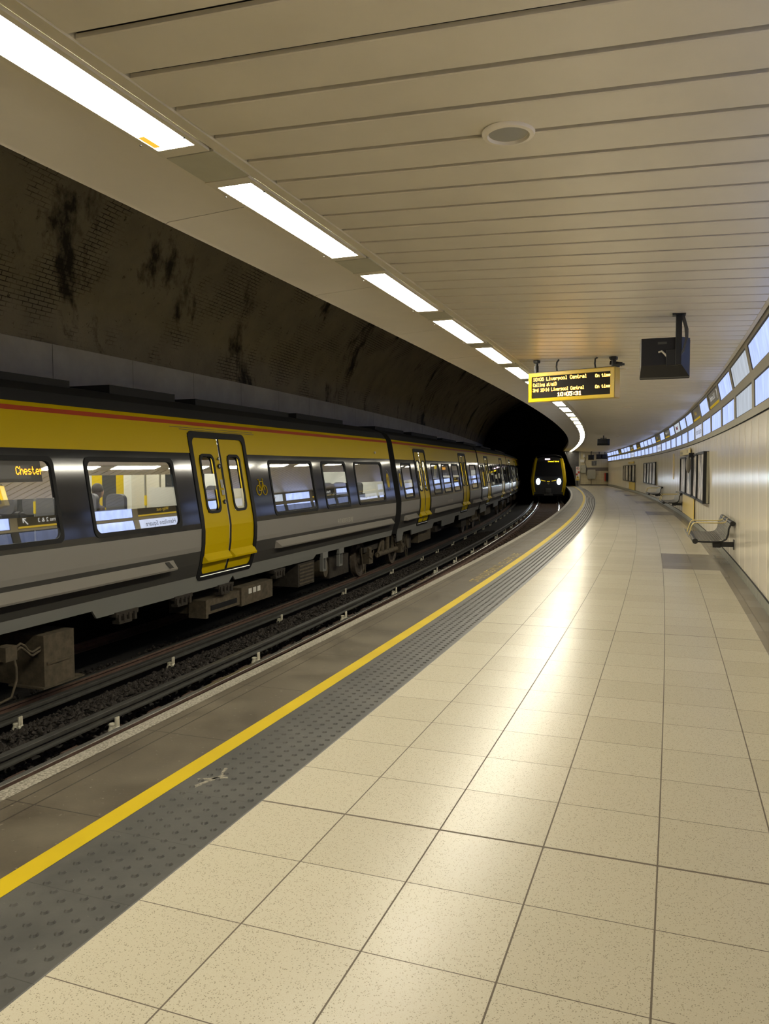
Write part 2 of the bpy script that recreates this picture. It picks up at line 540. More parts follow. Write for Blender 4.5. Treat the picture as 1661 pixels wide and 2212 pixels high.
M_SCREEN = mat('dark_screen', (.010, .007, .004), 0.6, 0, .2)
M_BLK = mat('black_plastic', (.010, .010, .013), 0.5, 0, .35)
M_BLKM = mat('black_steel', (.012, .012, .012), 0.45, .2)
M_CABLE = mat('grey_cable', (.05, .05, .05), 0.5)
M_BOXG = mat('grey_steel_box', (.33, .31, .235), 0.45, 0, .5, .05, 3)
M_YPAN = mat('yellow_wall_panel', (.70, .49, .03), 0.35)
M_YPALE = mat('pale_yellow_header', (.76, .62, .25), 0.35)
M_YPAN2 = mat('soft_yellow_wall_panel', (.80, .60, .16), 0.35)
M_REDBOX = mat('red_panel', (.45, .035, .015), 0.4)
M_SIGNDARK = mat('dark_sign_face', (.115, .105, .075), 0.28)
M_GREYSPK = mat('grey_mesh', (.36, .355, .32), 0.6)
M_SPKRIM = mat('cream_rim', (.86, .79, .65), 0.35)
M_PIER = mat('wet_black_masonry', (.030, .026, .021), 0.28, 0, .7, .5, 3, bump=1.0, bscale=5)
M_COAT = mat('brown_coat', (.050, .035, .030), 0.8)
M_SKIN = mat('skin', (.36, .20, .13), 0.55)
M_HAIR = mat('dark_hair', (.015, .011, .010), 0.6)
M_TEXTW = emit('backlit_white_lettering', (.8, .78, .7), 0.7, False)
M_TEXTY = emit('backlit_yellow_lettering', (.75, .50, .05), 0.55, False)
M_TEXTK = mat('black_lettering', (.012, .012, .014), 0.5)
M_TEXTP = mat('pale_lettering', (.55, .52, .44), 0.5)
M_TEXTR = mat('red_lettering', (.45, .05, .07), 0.5)
M_LED = emit('amber_led', (1.0, .42, .03), 2.6, False)
M_LEDB = emit('board_amber_led', (1.0, .46, .06), 12.0, True)
M_LEDW = emit('bright_amber_led', (1.0, .62, .20), 9.0, True)
M_LAMP = emit('lamp_diffuser', LAMP, LAMP_E)
M_LAMPD = emit('lamp_diffuser_dimmed', (1.0, .92, .72), LAMP_E * .42)  # same diffuser, output lowered so the far platform comes out darker
M_PANEL = mat_panel('backlit_blue_white', PANEL, PANEL_E)
M_PANELW = mat_panel('backlit_dull_white', (.60, .66, .74), 0.85, .2)
M_PANELS = mat_panel('backlit_sign_white', (.62, .68, .86), 0.95, .1)
M_INLAMP = emit('carriage_ceiling_light', (1.0, .95, .82), 24.0)
M_HEADL = emit('headlamp', (.70, .88, 1.0), 5.0)
M_MARK = emit('marker_lamp', (1.0, .72, .85), 6.0)
M_YGLOW = emit('lit_yellow_strip', (.9, .65, .03), .8, False)

# ------------------------------------------------------------------ text helpers
FONT = {  # dot-matrix letters, rows of a 5-wide cell, top to bottom (row 8 and 9 are descenders)
 '0': (14, 17, 17, 17, 17, 17, 14), '1': (4, 12, 4, 4, 4, 4, 14), '3': (14, 17, 1, 6, 1, 17, 14), '4': (2, 6, 10, 18, 31, 2, 2),
 '5': (31, 16, 30, 1, 1, 17, 14), '6': (14, 16, 30, 17, 17, 17, 14), ':': (0, 4, 4, 0, 4, 4, 0), 'L': (16, 16, 16, 16, 16, 16, 31),
 'i': (4, 0, 12, 4, 4, 4, 14), 'v': (0, 0, 17, 17, 17, 10, 4), 'e': (0, 0, 14, 17, 31, 16, 14), 'r': (0, 0, 22, 25, 16, 16, 16),
 'p': (0, 0, 30, 17, 17, 30, 16, 16), 'o': (0, 0, 14, 17, 17, 17, 14), 'l': (12, 4, 4, 4, 4, 4, 14), 'C': (14, 17, 16, 16, 16, 17, 14),
 'n': (0, 0, 22, 25, 17, 17, 17), 't': (8, 8, 28, 8, 8, 9, 6), 'a': (0, 0, 14, 1, 15, 17, 15), 'O': (14, 17, 17, 17, 17, 17, 14),
 'm': (0, 0, 26, 21, 21, 21, 21), 'g': (0, 0, 15, 17, 17, 15, 1, 14), 'D': (30, 17, 17, 17, 17, 17, 30), 'd': (1, 1, 13, 19, 17, 19, 13),
 'h': (16, 16, 22, 25, 17, 17, 17), 's': (0, 0, 14, 16, 14, 1, 30), 'T': (31, 4, 4, 4, 4, 4, 4), 'x': (0, 0, 17, 10, 4, 10, 17), ' ': (0,)}

def led(mb, s, x0, y0, dot, m=0, adv=6, bold=False):
    """rows of lit dots in the local xy plane, top left of the text at x0,y0"""
    x = x0
    for ch in s:
        rows = FONT[ch]
        for j, bits in enumerate(rows):
            for k in range(5):
                if bits >> (4 - k) & 1:
                    w = dot * (1.75 if bold else 0.98)
                    a = x + k * dot; b = y0 - j * dot
                    mb.poly([(a, b - dot * 1.1, 0), (a + w * 1.12, b - dot * 1.1, 0), (a + w * 1.12, b, 0), (a, b, 0)], m)
        x += dot * (3 if ch in ' ' and adv == 6 else adv) if ch != ':' else dot * (adv - 1)
    return x

def text_polys(s, size, extrude=0.0, align='LEFT', sx=1.0):
    cu = bpy.data.curves.new('lettering', 'FONT')
    cu.body = s; cu.size = size; cu.align_x = align; cu.align_y = 'CENTER'; cu.extrude = extrude; cu.resolution_u = 3
    o = bpy.data.objects.new('lettering', cu)
    COL.objects.link(o)
    dg = bpy.context.evaluated_depsgraph_get()
    me = bpy.data.meshes.new_from_object(o.evaluated_get(dg))
    V = [Vector((v.co.x * sx, v.co.y, v.co.z)) for v in me.vertices]
    P = [tuple(p.vertices) for p in me.polygons]
    bpy.data.objects.remove(o); bpy.data.curves.remove(cu); bpy.data.meshes.remove(me)
    return V, P

def add_text(mb, s, size, fn, m=0, align='LEFT', sx=1.0, extrude=0.0):
    V, P = text_polys(s, size, extrude, align, sx)
    i0 = len(mb.v)
    for v in V: mb.vert(fn(v))
    for p in P: mb.face([i0 + k for k in p], m)

def sr(a, b, step):
    n = max(1, int(math.ceil((b - a) / step)))
    return [a + (b - a) * k / n for k in range(n + 1)]

# ================================================================== SETTING
S0 = -9.0
SS = sr(S0, S_END, 1.0)
# floor
mb = MB()
mb.sweep([(1.397, 0), (2.4, 0), (3.3, 0), (4.26, 0)], SS, closed=False, uvs=[1.397, 2.4, 3.3, 4.26])
struct('floor', mb, M_FLOOR, label='cream speckled terrazzo tile floor of the platform', cat='floor')
mb = MB()
mb.sweep([(0.126, -0.10), (0.126, -0.004), (0.13, 0), (0.5, 0), (0.92, 0)], SS, closed=False, uvs=[.12, .126, .13, .5, .92])
mb.sweep([(0.30, -1.5), (0.30, -0.10), (0.126, -0.10)], SS, closed=False, uvs=[.6, .6, .6], m=1)
struct('platform_edging', mb, [M_SLAB, M_TUNWALL], label='brown concrete edging slabs of the platform', cat='platform edge')
mb = MB(); mb.sweep([(0.132, 0.0025), (0.232, 0.0025)], SS, closed=False, uvs=[0, 1])
struct('trim_1', mb, M_WLINE, label='worn white line along the platform edge', cat='line')
mb = MB(); mb.sweep([(0.802, 0.003), (0.908, 0.003)], SS, closed=False, uvs=[0, 1])
struct('trim_2', mb, M_YLINE, label='yellow safety line along the platform', cat='line')
# tactile strip with blisters
mb = MB()
mb.sweep([(0.90, 0.0), (0.90, 0.0018), (1.392, 0.0018), (1.397, 0.0)], SS, closed=False, uvs=[.9, .9, 1.392, 1.397])
s = -1.2
k = 0
us = [0.99, 1.062, 1.133, 1.203, 1.273, 1.345]
while s < 60:
    far = s > 14
    n = 5 if s > 22 else (6 if far else 12)
    for j, u in enumerate(us):
        c = s - 0.04 * j
        rad, hh = 0.0165, 0.0075
        base = [mb.vert(at(c + rad * math.sin(2 * math.pi * q / n), u + rad * math.cos(2 * math.pi * q / n), 0.0018)) for q in range(n)]
        top = [mb.vert(at(c + rad * .62 * math.sin(2 * math.pi * q / n), u + rad * .62 * math.cos(2 * math.pi * q / n), 0.0018 + hh)) for q in range(n)]
        for q in range(n):
            mb.face([base[q], base[(q + 1) % n], top[(q + 1) % n], top[q]], 0, [(u, 1.2)] * 4)
        mb.face(top, 0, [(u, 1.2)] * n)
    s += 0.0795
struct('tactile_paving', mb, M_TACT, label='dark grey blister paving between yellow line and tiles', cat='paving')

# trackbed
mb = MB()
mb.sweep([(-7.6, -1.62), (-4.9, -1.62), (-4.2, -1.56), (-2.9, -1.42), (-2.6, -1.42), (0.32, -1.40)], sr(S0, 118, 2.0), closed=False, uvs=[0, 1, 2, 3, 4, 5])
struct('trackbed', mb, M_GROUND, label='dark dirty trackbed beneath both tracks', cat='ground')
# ceiling slats
def zc(u):
    return 3.27 - 0.045 * (u - 0.975)
mb = MB()
k = -28
while True:
    a = 0.483 + 0.331 * k + 0.019; b = 0.483 + 0.331 * (k + 1) - 0.019
    if b > S_END: break
    if a > S0:
        ua, ub = 0.972, 4.02
        pr = [(a, .022), (a, .004), (a + .006, 0), (b - .006, 0), (b, .004), (b, .022)]
        L = [mb.vert(at(q, ua, zc(ua) + h)) for q, h in pr]; R = [mb.vert(at(q, ub, zc(ub) + h)) for q, h in pr]
        for j in range(5):
            mb.face([L[j], L[j + 1], R[j + 1], R[j]], 0)
    k += 1
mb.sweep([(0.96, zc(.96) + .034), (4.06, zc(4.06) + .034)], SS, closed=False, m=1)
mb.sweep([(-0.03, 3.9), (4.5, 3.9)], SS, closed=False, m=1)  # unseen slab above the slats, added to block light
ceil = struct('ceiling', mb, [M_SLAT, M_SLATBACK], label='cream slatted metal ceiling over the platform', cat='ceiling')
# soffit panels on the track side, joint lines every 2.33 m
mb = MB()
edges = [2.78 + 2.36 * j for j in range(-6, 32)]
for a, b in zip(edges[:-1], edges[1:]):
    b2 = min(b, S_END)
    if a >= S_END: break
    mb.sweep([(-0.035, 3.50), (-0.035, 3.232), (-0.022, 3.226), (0.0, 3.235), (0.595, 3.268), (0.595, 3.30)], sr(a + .003, b2 - .003, .8), closed=False)
struct('trim_3', mb, M_SOFFIT, smooth=20, label='cream soffit panels over the platform edge', cat='soffit')
mb = MB()
mb.sweep([(0.585, 3.285), (0.905, 3.285)], SS, closed=False, m=0)
mb.sweep([(0.888, 3.272), (0.962, 3.266), (0.966, 3.275), (0.966, 3.31)], SS, closed=False, m=1)
mb.sweep([(4.02, zc(4.02) + .03), (4.02, zc(4.02) - .004), (4.055, zc(4.05) - .012), (4.06, zc(4.05) + .02)], SS, closed=False, m=1)
struct('trim_4', mb, [M_BLANK, M_TRIMC], label='cream edge trims of the light channel and ceiling', cat='trim')

# right wall of bulged enamel panels
mb = MB()
k = -20
while True:
    a = 7.67 + 0.764 * k
    if a + .764 > S_END: break
    if a > S0:
        pr = [(0.0, .014), (.004, .004), (.012, .001), (.02, .0), (.028, -.0003), (.045, -.0004), (.38, -.0006), (.718, -.0004), (.735, -.0003), (.743, .0), (.751, .001), (.759, .004), (.763, .014)]
        z0, z1 = 0.13, 2.195
        A = [mb.vert(at(a + q, 4.232 + w, z0)) for q, w in pr]; B = [mb.vert(at(a + q, 4.19 + w, z1)) for q, w in pr]
        for j in range(len(pr) - 1):
            mb.face([A[j], A[j + 1], B[j + 1], B[j]], 0)
    k += 1
mb.sweep([(4.262, 0.0), (4.262, 3.3)], SS, closed=False, m=1)
struct('wall_right', mb, [M_WALLP, M_BLACK], smooth=35, label='glossy cream enamel panel wall along the platform', cat='wall')
# skirting of grey tiles
mb = MB()
s = S0
while s < S_END - .3:
    mb.sweep([(4.222, 0.0), (4.222, 0.118), (4.228, 0.124), (4.25, 0.124)], [s + .002, s + .298], closed=False)
    s += 0.30
mb.sweep([(4.216, .124), (4.216, .134), (4.24, .134)], SS, closed=False, m=1)
mb.sweep([(4.226, 0), (4.226, .123)], SS, closed=False, m=1)
struct('baseboard_right', mb, [M_SKIRT, M_BLACK], label='grey tiled skirting at the foot of the panel wall', cat='skirting')

# light band: frame
BND = [8.93 + 2.335 * j for j in range(-6, 10)]
while BND[-1] < S_END - 2.0:
    BND.append(BND[-1] + 2.415)
BND[-1] = S_END
def bu(z):  # face line of the band
    if z < 2.70: return 4.182 - (z - 2.2) * 0.035
    return 4.158 - (z - 2.70) * 0.21
mb = MB()
mb.sweep([(4.235, 2.195), (4.195, 2.195), (4.195, 2.212), (4.235, 2.212)], SS, m=1)
mb.sweep([(bu(2.2) - .004, 2.212), (bu(2.3), 2.31), (4.23, 2.31)], SS, closed=False)
mb.sweep([(4.235, 2.212), (bu(2.2) - .004, 2.212)], SS, closed=False, m=1)
mb.sweep([(4.23, 2.655), (bu(2.655), 2.655), (bu(2.765), 2.765), (4.22, 2.765)], SS, closed=False)
mb.sweep([(4.2, 3.08), (bu(3.08), 3.08), (bu(3.155), 3.155), (4.1, 3.165)], SS, closed=False)
for b in BND:
    for (za, zb) in ((2.31, 2.655), (2.765, 3.08)):
        a0, a1 = b - .12, min(b + .12, S_END)
        mb.poly([at(a0, bu(za), za), at(a1, bu(za), za), at(a1, bu(zb), zb), at(a0, bu(zb), zb)])
        for q in (a0, a1):
            mb.poly([at(q, bu(za), za), at(q, bu(za) + .03, za), at(q, bu(zb) + .03, zb), at(q, bu(zb), zb)])
    mb.poly([at(b - .003, bu(2.22) - .0015, 2.22), at(b + .003, bu(2.22) - .0015, 2.22), at(b + .003, bu(2.31) - .0015, 2.31), at(b - .003, bu(2.31) - .0015, 2.31)], 1)
struct('trim_5', mb, [M_FRAME, M_BLACK], label='warm grey frame of the illuminated band above the wall', cat='frame')

# illuminated panels
def panel(j, row, label, mt, group, texts=()):
    s0, s1 = BND[j] + .12, BND[j + 1] - .12
    za, zb = ((2.31, 2.655), (2.765, 3.08))[row]
    sm = (s0 + s1) / 2
    t = thing('light_panel', label, 'light panel', at(sm, bu(za) + .02, za), 0, group)
    mb = MB()
    def P(s, z, d):
        return at(s, bu(z) + d, z)
    b = 0.016
    outer = [(s0, za), (s1, za), (s1, zb), (s0, zb)]; inner = [(s0 + b, za + b), (s1 - b, za + b), (s1 - b, zb - b), (s0 + b, zb - b)]
    for k in range(4):
        o0, o1, i0, i1 = outer[k], outer[(k + 1) % 4], inner[k], inner[(k + 1) % 4]
        mb.poly([P(*o0, .003), P(*o1, .003), P(*i1, .014), P(*i0, .014)])
    obj('bezel', mb, M_BEZEL, t)
    mb = MB()
    mb.poly([P(s0 + b, za + b, .013), P(s1 - b, za + b, .013), P(s1 - b, zb - b, .013), P(s0 + b, zb - b, .013)], 0,
            [(0, s0), (0, s1), (1, s1), (1, s0)])
    obj('panel_face', mb, mt, t)
    for (txt, size, sx, zc_, m_, off) in texts:
        mb = MB()
        add_text(mb, txt, size, lambda v: P(sm - v.x - off, zc_ + v.y, .009), 0, 'CENTER', sx)
        obj('lettering', mb, m_, t, fix=False)
    return t, P, s0 + b, s1 - b, za + b, zb - b
nb = len(BND) - 1
first = 5     # first panel that reaches into the picture
DARK = (8, 10, 15, 17, 22, 24, 28)
cu = cl = 0
for j in range(nb):
    vis = j >= first
    for row in (0, 1):
        rn = 'lower' if row == 0 else 'upper'
        if row == 1 and j in DARK:
            nth = sorted(DARK).index(j)
            names = {8: 'nearest dark sign panel in the upper band with white lettering and yellow stripe', 10: 'dark sign panel with yellow lettering above the nearest station name panel'}
            lab = names.get(j, '%s dark sign panel counted from the near end of the upper band row' % ORD[nth])
            t, P, a0, a1, za, zb = panel(j, row, lab, M_SIGNDARK, 'dark sign panels of the light band')
            sm = (a0 + a1) / 2
            mb = MB()
            mb.poly([P(a0, za, .010), P(a1, za, .010), P(a1, za + .05, .010), P(a0, za + .05, .010)])
            obj('yellow_stripe', mb, M_TEXTY, t)
            mb = MB()
            if j in (8, 15, 24):
                add_text(mb, 'Platforms 2 & 3', .15, lambda v: P(sm + .18 - v.x, (za + zb) / 2 + .03 + v.y, .009), 0, 'CENTER', 1.15)
                ar = MB()   # arrow pointing up and away
                ar.face([ar.vert(P(sm - .78 - x, (za + zb) / 2 + .03 + y, .009)) for x, y in ((-.09, -.07), (-.065, -.09), (.055, .035), (.05, -.04), (.078, -.035), (.085, .085), (-.03, .078), (-.03, .052), (.035, .055))])
                obj('arrow', ar, M_TEXTW, t, fix=False)
                obj('lettering', mb, M_TEXTW, t, fix=False)
            else:
                add_text(mb, 'Way out', .15, lambda v: P(sm + .2 - v.x, (za + zb) / 2 + .03 + v.y, .009), 0, 'CENTER', 1.15)
                obj('lettering', mb, M_TEXTY, t, fix=False)
            continue
        if row == 0 and j in (10, 17, 24):
            q = {10: 'nearest white lit panel lettered Hamilton Square in black', 17: 'second Hamilton Square panel along the lower light band', 24: 'farthest Hamilton Square panel along the lower light band'}[j]
            panel(j, row, q, M_PANELS, 'station name panels', [('Hamilton Square', .215, 1.05, (2.31 + 2.655) / 2, M_TEXTK, 0)])
            continue
        if row == 1 and j == 13:
            t, P, a0, a1, za, zb = panel(j, row, 'white lit advert panel with small red marks in the upper band', M_PANELW, 'plain panels of the light band')
            mb = MB()
            rr = random.Random(5)
            pts = [P(a0 + .70 + .05 * q + .02 * rr.random(), za + .07 + .13 * rr.random(), .010) for q in range(17)]
            mb.tube(pts, .009, 4)
            obj('red_print', mb, M_TEXTR, t)
            continue
        mt = M_PANELW if j == 6 else M_PANEL
        if vis:
            if row == 0: cl += 1; n_ = cl
            else: cu += 1; n_ = cu
            lab = '%s plain white lit panel from the near end of the %s band row' % (ORD[n_ - 1], rn)
            if j == 6: lab = 'duller yellowish white lit panel in the %s band row near the photo edge' % rn
        else:
            lab = 'plain white lit panel of the %s band row behind the camera' % rn
        panel(j, row, lab, mt, 'plain panels of the light band')

# tunnel: far wall, grey cladding band and brick vault
mb = MB()
mb.sweep([(-7.56, -1.7), (-7.56, 3.22)], sr(S0, 118, 2), closed=False, m=0, uvs=[0, 4])
struct('wall_left', mb, M_TUNWALL, label='dark tunnel wall behind the standing train', cat='wall')
mb = MB()
s = S0 - .3
while s < 70:
    mb.sweep([(-7.49, 2.95), (-7.49, 3.88), (-7.57, 3.90)], sr(s + .006, s + 2.394, 1.2), closed=False)
    s += 2.4
struct('trim_6', mb, M_GREYBAND, label='stained grey cladding band along the tunnel wall', cat='cladding')
mb = MB()
prof = [(-7.57, 3.1)]
for q in range(0, 15):
    a = math.radians(178 - q * 8.5)
    prof.append((-0.7 + 7.0 * math.cos(a), 3.2 + 5.2 * math.sin(a)))
arc = [0.0]
for a, b in zip(prof[:-1], prof[1:]):
    arc.append(arc[-1] + math.hypot(b[0] - a[0], b[1] - a[1]))
mb.sweep(prof, sr(S0, 75.1, 1.5), closed=False, uvs=arc)
struct('tunnel_vault', mb, M_BRICK, smooth=60, label='sooty brick vault over the tracks', cat='vault')
# bored tunnel beyond the platform end
mb = MB()
prof = []
for q in range(0, 17):
    a = math.radians(205 - q * 14.4)
    prof.append((-2.9 + 4.25 * math.cos(a), 0.5 + 3.5 * math.sin(a)))
mb.sweep(prof, sr(75.1, 120, 3), closed=False, uvs=list(range(17)))
mb.poly([at(120, -9, -3), at(120, 4, -3), at(120, 4, 8), at(120, -9, 8)])
struct('tunnel_bore', mb, M_TUNWALL, label='black tunnel bore behind the oncoming train', cat='tunnel')
# wall round the tunnel mouth
mb = MB()
nn = 16
outer = []
for q in range(17):
    a = math.radians(205 - q * 14.4)
    pin = (-2.9 + 4.25 * math.cos(a), 0.5 + 3.5 * math.sin(a))
    pout = (-2.9 + 9.5 * math.cos(a), 0.5 + 9.0 * math.sin(a))
    outer.append((pin, pout))
for (p0, q0), (p1, q1) in zip(outer[:-1], outer[1:]):
    mb.poly([at(75.1, *p0), at(75.1, *q0), at(75.1, *q1), at(75.1, *p1)])
struct('portal_wall', mb, M_TUNWALL, label='black wall round the tunnel mouth', cat='wall')
# wet masonry pier by the end wall
mb = MB()
prof = [(0.16, 3.25), (0.45, 2.35), (0.80, 1.5), (1.10, 0.6), (1.22, -1.4)]
rr = random.Random(3)
rows = []
for (u, z) in prof:
    rows.append([at(s_, u + rr.uniform(-.04, .04) - (.06 if s_ < 73 else 0), z) for s_ in (71.8, 72.6, 73.4, 74.2, 75.0)] + [at(75.0, 1.56, z)])
rows = [rows[0]] + rows[1:]
for r0, r1 in zip(rows[:-1], rows[1:]):
    for k in range(5):
        mb.poly([r0[k], r0[k + 1], r1[k + 1], r1[k]])
struct('portal_pier', mb, M_PIER, label='wet black masonry pier between tunnel mouth and end wall', cat='pier')
# end wall
mb = MB()
mb.poly([at(S_END, 1.52, -.05), at(S_END, 4.3, -.05), at(S_END, 4.3, 3.3), at(S_END, 1.52, 3.3)], 0, [(1.52, -.05), (4.3, -.05), (4.3, 3.3), (1.52, 3.3)])
mb.sbox(S_END - .06, S_END, 1.49, 1.66, -.05, 3.2, 1)
struct('wall_end', mb, [M_TILEW, M_BOXG], label='cream tiled wall closing the far end of the platform', cat='wall')
# end wall behind the camera keeps the platform a closed place
mb = MB()
mb.poly([at(S0, 0.3, -1.5), at(S0, 4.4, -1.5), at(S0, 4.4, 3.9), at(S0, 0.3, 3.9)], 0, [(0, 0), (4, 0), (4, 4), (0, 4)])
struct('wall_back', mb, M_WALLP, label='cream wall behind the photographer', cat='wall')

# ================================================================== CEILING LIGHTS
lamp_c = thing('ceiling_light', 'tmp', 'ceiling light', (0, 0, 0))
L_, W_ = 1.68, 0.224
mb = MB()
y0, y1 = -W_ / 2, W_ / 2
fr = .032
# frame ring
xo, yo = L_ / 2 + .09, W_ / 2 + fr
for (xa, xb, ya, yb) in ((-xo, xo, y1, yo), (-xo, xo, -yo, y0), (-xo, -L_ / 2, y0, y1), (L_ / 2, xo, y0, y1)):
    mb.box(((xa + xb) / 2, (ya + yb) / 2, .003), (xb - xa, yb - ya, .018))
obj('frame', mb, M_TRIMC, lamp_c, local=True)
mb = MB(); mb.box((0, 0, .0), (L_, W_, .008)); dif = obj('diffuser', mb, M_LAMP, lamp_c, local=True)
dim_diffuser = dif.data.copy(); dim_diffuser.materials[0] = M_LAMPD
mb = MB()
for x, y in ((-L_ / 2 + .12, yo - .012), (L_ / 2 - .12, yo - .012), (-L_ / 2 + .12, -yo + .012), (L_ / 2 - .12, -yo + .012)):
    mb.lathe([(.006, -.022), (.006, -.017)], 8, 0, 'z', (x, y, 0))
obj('screws', mb, M_BLKM, lamp_c, local=True)
starts = [-8.95, -6.68, -4.40, -2.12, .155, 2.41, 4.70, 6.96, 9.14, 11.4, 13.66, 15.95, 18.35, 20.62, 22.92, 25.3, 27.7, 30.1, 32.5, 34.9, 37.3, 39.6, 42.0, 44.4, 46.8, 49.3, 51.8, 54.2, 56.6, 59.0, 61.4, 63.8, 66.2, 68.6, 71.0, 73.1]
cnt = 0
lamp_near = None
for i, a in enumerate(starts):
    c = a + L_ / 2
    if a < 0:
        lab = 'recessed strip ceiling light behind the camera'
    else:
        cnt += 1
        lab = {1: 'nearest strip ceiling light, cut off by the left photo edge'}.get(cnt, '%s strip ceiling light counting away from the camera' % ORD[cnt - 1])
    loc = at(c, 0.729, 3.268)
    if i == 0:
        lamp_c.location = loc; lamp_c.rotation_euler = (0, 0, rotz(c)); lamp_c['label'] = lab; lamp_c['group'] = 'strip lights along the ceiling edge'
    else:
        o = dup(lamp_c, loc, rotz(c), lab, 'strip lights along the ceiling edge')
        if cnt == 1: lamp_near = o
        if i > 13:
            o.scale = (.80, 1, 1)
            for ch in o.children:
                if ch.name.startswith('diffuser'):
                    ch.data = dim_diffuser
mb = MB(); mb.box((L_ / 2 - .11, .086, -.006), (.13, .035, .005))
tag(obj('amber_strip', mb, emit('amber_lit_strip', (1.0, .52, .05), 1.1, False), lamp_near, local=True), 'small amber strip in the corner of the diffuser')
# blanking plates between the fittings
for i in range(4, 14):
    a, b = starts[i] + L_ + .10, starts[i + 1] - .10
    if b - a < .1: continue
    mb = MB(); mb.sbox(a, b, .598, .892, 3.262, 3.275)
    tag(obj('blanking_plate', mb, M_BLANK), 'grey blanking plate after the %s strip light along the ceiling' % ORD[i - 4], 'cover plate', 'plates between strip lights')
# loudspeakers in the ceiling
for q, (s_, u_) in enumerate(((2.17, 2.43), (11.6, 2.47), (20.2, 2.45), (30.0, 2.43), (40.0, 2.5))):
    t = thing('ceiling_speaker', ['round flush loudspeaker nearest the camera in the slatted ceiling', 'second round ceiling loudspeaker, right of the yellow departure board', 'third round ceiling loudspeaker away from the camera', 'fourth round ceiling loudspeaker away from the camera', 'farthest round ceiling loudspeaker, before the small hanging monitor'][q],
              'loudspeaker', at(s_ - (.05 if q == 0 else 0), u_, zc(u_)), rotz(s_), 'ceiling loudspeakers')
    mb = MB(); mb.lathe([(.128, .0), (.128, -.008), (.122, -.018), (.102, -.020), (.097, -.006)], 40, 0); obj('rim', mb, M_SPKRIM, t, smooth=40, local=True)
    mb = MB(); mb.lathe([(.097, -.003), (.095, -.006), (.06, -.011), (.02, -.013)], 40, 0); obj('grille', mb, M_GREYSPK, t, smooth=40, local=True)

# ================================================================== RAILS AND TRACK
def rail(name, u, ztop, s0, s1, label, cat, cond=False, group=None):
    mb = MB()
    ss = sr(s0, s1, 1.0)
    if cond:
        pr = [(-.06, -.115), (.06, -.115), (.06, -.10), (.024, -.09), (.024, -.05), (.045, -.042), (.045, -.006), (.036, 0), (-.036, 0), (-.045, -.006), (-.045, -.042), (-.024, -.05), (-.024, -.09), (-.06, -.10)]
        mts = [0] * 14
    else:
        pr = [(-.07, -.165), (.07, -.165), (.07, -.15), (.012, -.13), (.012, -.05), (.037, -.036), (.037, -.006), (.03, 0), (-.03, 0), (-.037, -.006), (-.037, -.036), (-.012, -.05), (-.012, -.13), (-.07, -.15)]
        mts = [0, 0, 0, 0, 0, 0, 1, 1, 1, 0, 0, 0, 0, 0]
    mb.sweep([(u + a, ztop + b) for a, b in pr], ss, mats=mts)
    o = obj(name, mb, [M_COND] if cond else [M_RAIL, M_RAILTOP], smooth=30)
    return tag(o, label, cat, group)
ZR = -1.14      # rail head of the near track
ZRF = -1.35     # rail head of the far track, which lies lower
rail('running_rail', -2.20, ZR, S0, 112, 'shiny left running rail of the near track beside its conductor rail', 'rail')
rail('running_rail', -0.60, ZR, S0, 112, 'right running rail of the near track, beside the platform face', 'rail')
rail('running_rail', -4.53, ZRF, S0, 112, 'rusty running rail just under the near side of the standing train', 'rail')
rail('running_rail', -6.14, ZRF, S0, 112, 'running rail hidden under the far side of the standing train', 'rail')
rail('conductor_rail', -2.65, ZR + .045, S0, 112, 'dark conductor rail left of the near track', 'rail', True)
rail('conductor_rail', -4.11, ZRF + .05, S0, 112, 'dark conductor rail beside the standing train', 'rail', True)
# sleepers of the near track
sp = thing('sleeper', 'dark timber sleeper lying across the near track', 'sleeper')
mb = MB(); mb.box((0, 0, 0), (.25, 2.55, .13), 0, .012); obj('timber', mb, M_SLEEP, sp, local=True)
for y in (-.80, .80):
    mb = MB()
    mb.box((0, y - .11, .085), (.20, .13, .07), 0, .015); mb.box((0, y + .11, .085), (.20, .13, .07), 0, .015); mb.box((0, y, .07), (.2, .14, .02))
    obj('rail_chair', mb, M_RAIL, sp, local=True)
s = -4.0; k = 0
while s < 66:
    loc = at(s, -1.40, ZR - .265)
    if k == 0:
        sp.location = loc; sp.rotation_euler = (0, 0, rotz(s)); sp['group'] = 'sleepers of the near track'
    else:
        dup(sp, loc, rotz(s), sp['label'], 'sleepers of the near track')
    s += .72; k += 1
# insulators
def insulator_mb():
    mb = MB()
    mb.lathe([(.06, -.02), (.06, .01), (.045, .03), (.042, .06), (.05, .07), (.04, .085)], 14, 0, 'z', (0, 0.03, 0))
    for x in (-.028, .0, .028):
        mb.box((x, -.055, .10), (.018, .03, .15), 0, .005)
    mb.box((0, -.045, .035), (.09, .06, .05), 0, .01)
    return mb
ins0 = None
near_s = [5.18, 8.38, 11.87, 15.02, 18.85, 21.36]
while near_s[-1] < 52: near_s.append(near_s[-1] + 2.9)
far_s = [5.32, 8.41, 12.18, 15.73, 19.66, 23.23, 25.55]
while far_s[-1] < 52: far_s.append(far_s[-1] + 2.9)
mi = insulator_mb()
for row, (lst, u, nm) in enumerate(((near_s, -2.52, 'near'), (far_s, -4.03, 'far'))):
    for k, s_ in enumerate(lst):
        wh = 'conductor rail of the near track' if row == 0 else 'conductor rail beside the standing train'
        lab = '%s white insulator from the camera along the %s' % (ORD[k], wh)
        loc = at(s_, u, -1.30 if row == 0 else -1.50)
        if ins0 is None:
            ins0 = obj('rail_insulator', mi, M_INS, smooth=40, local=True); o = ins0
        else:
            o = ins0.copy(); COL.objects.link(o)
        o.location = loc; o.rotation_euler = (0, 0, rotz(s_)); o.scale = (.8, .8, .9)
        tag(o, lab, 'insulator', 'insulators along the %s conductor rail' % nm)
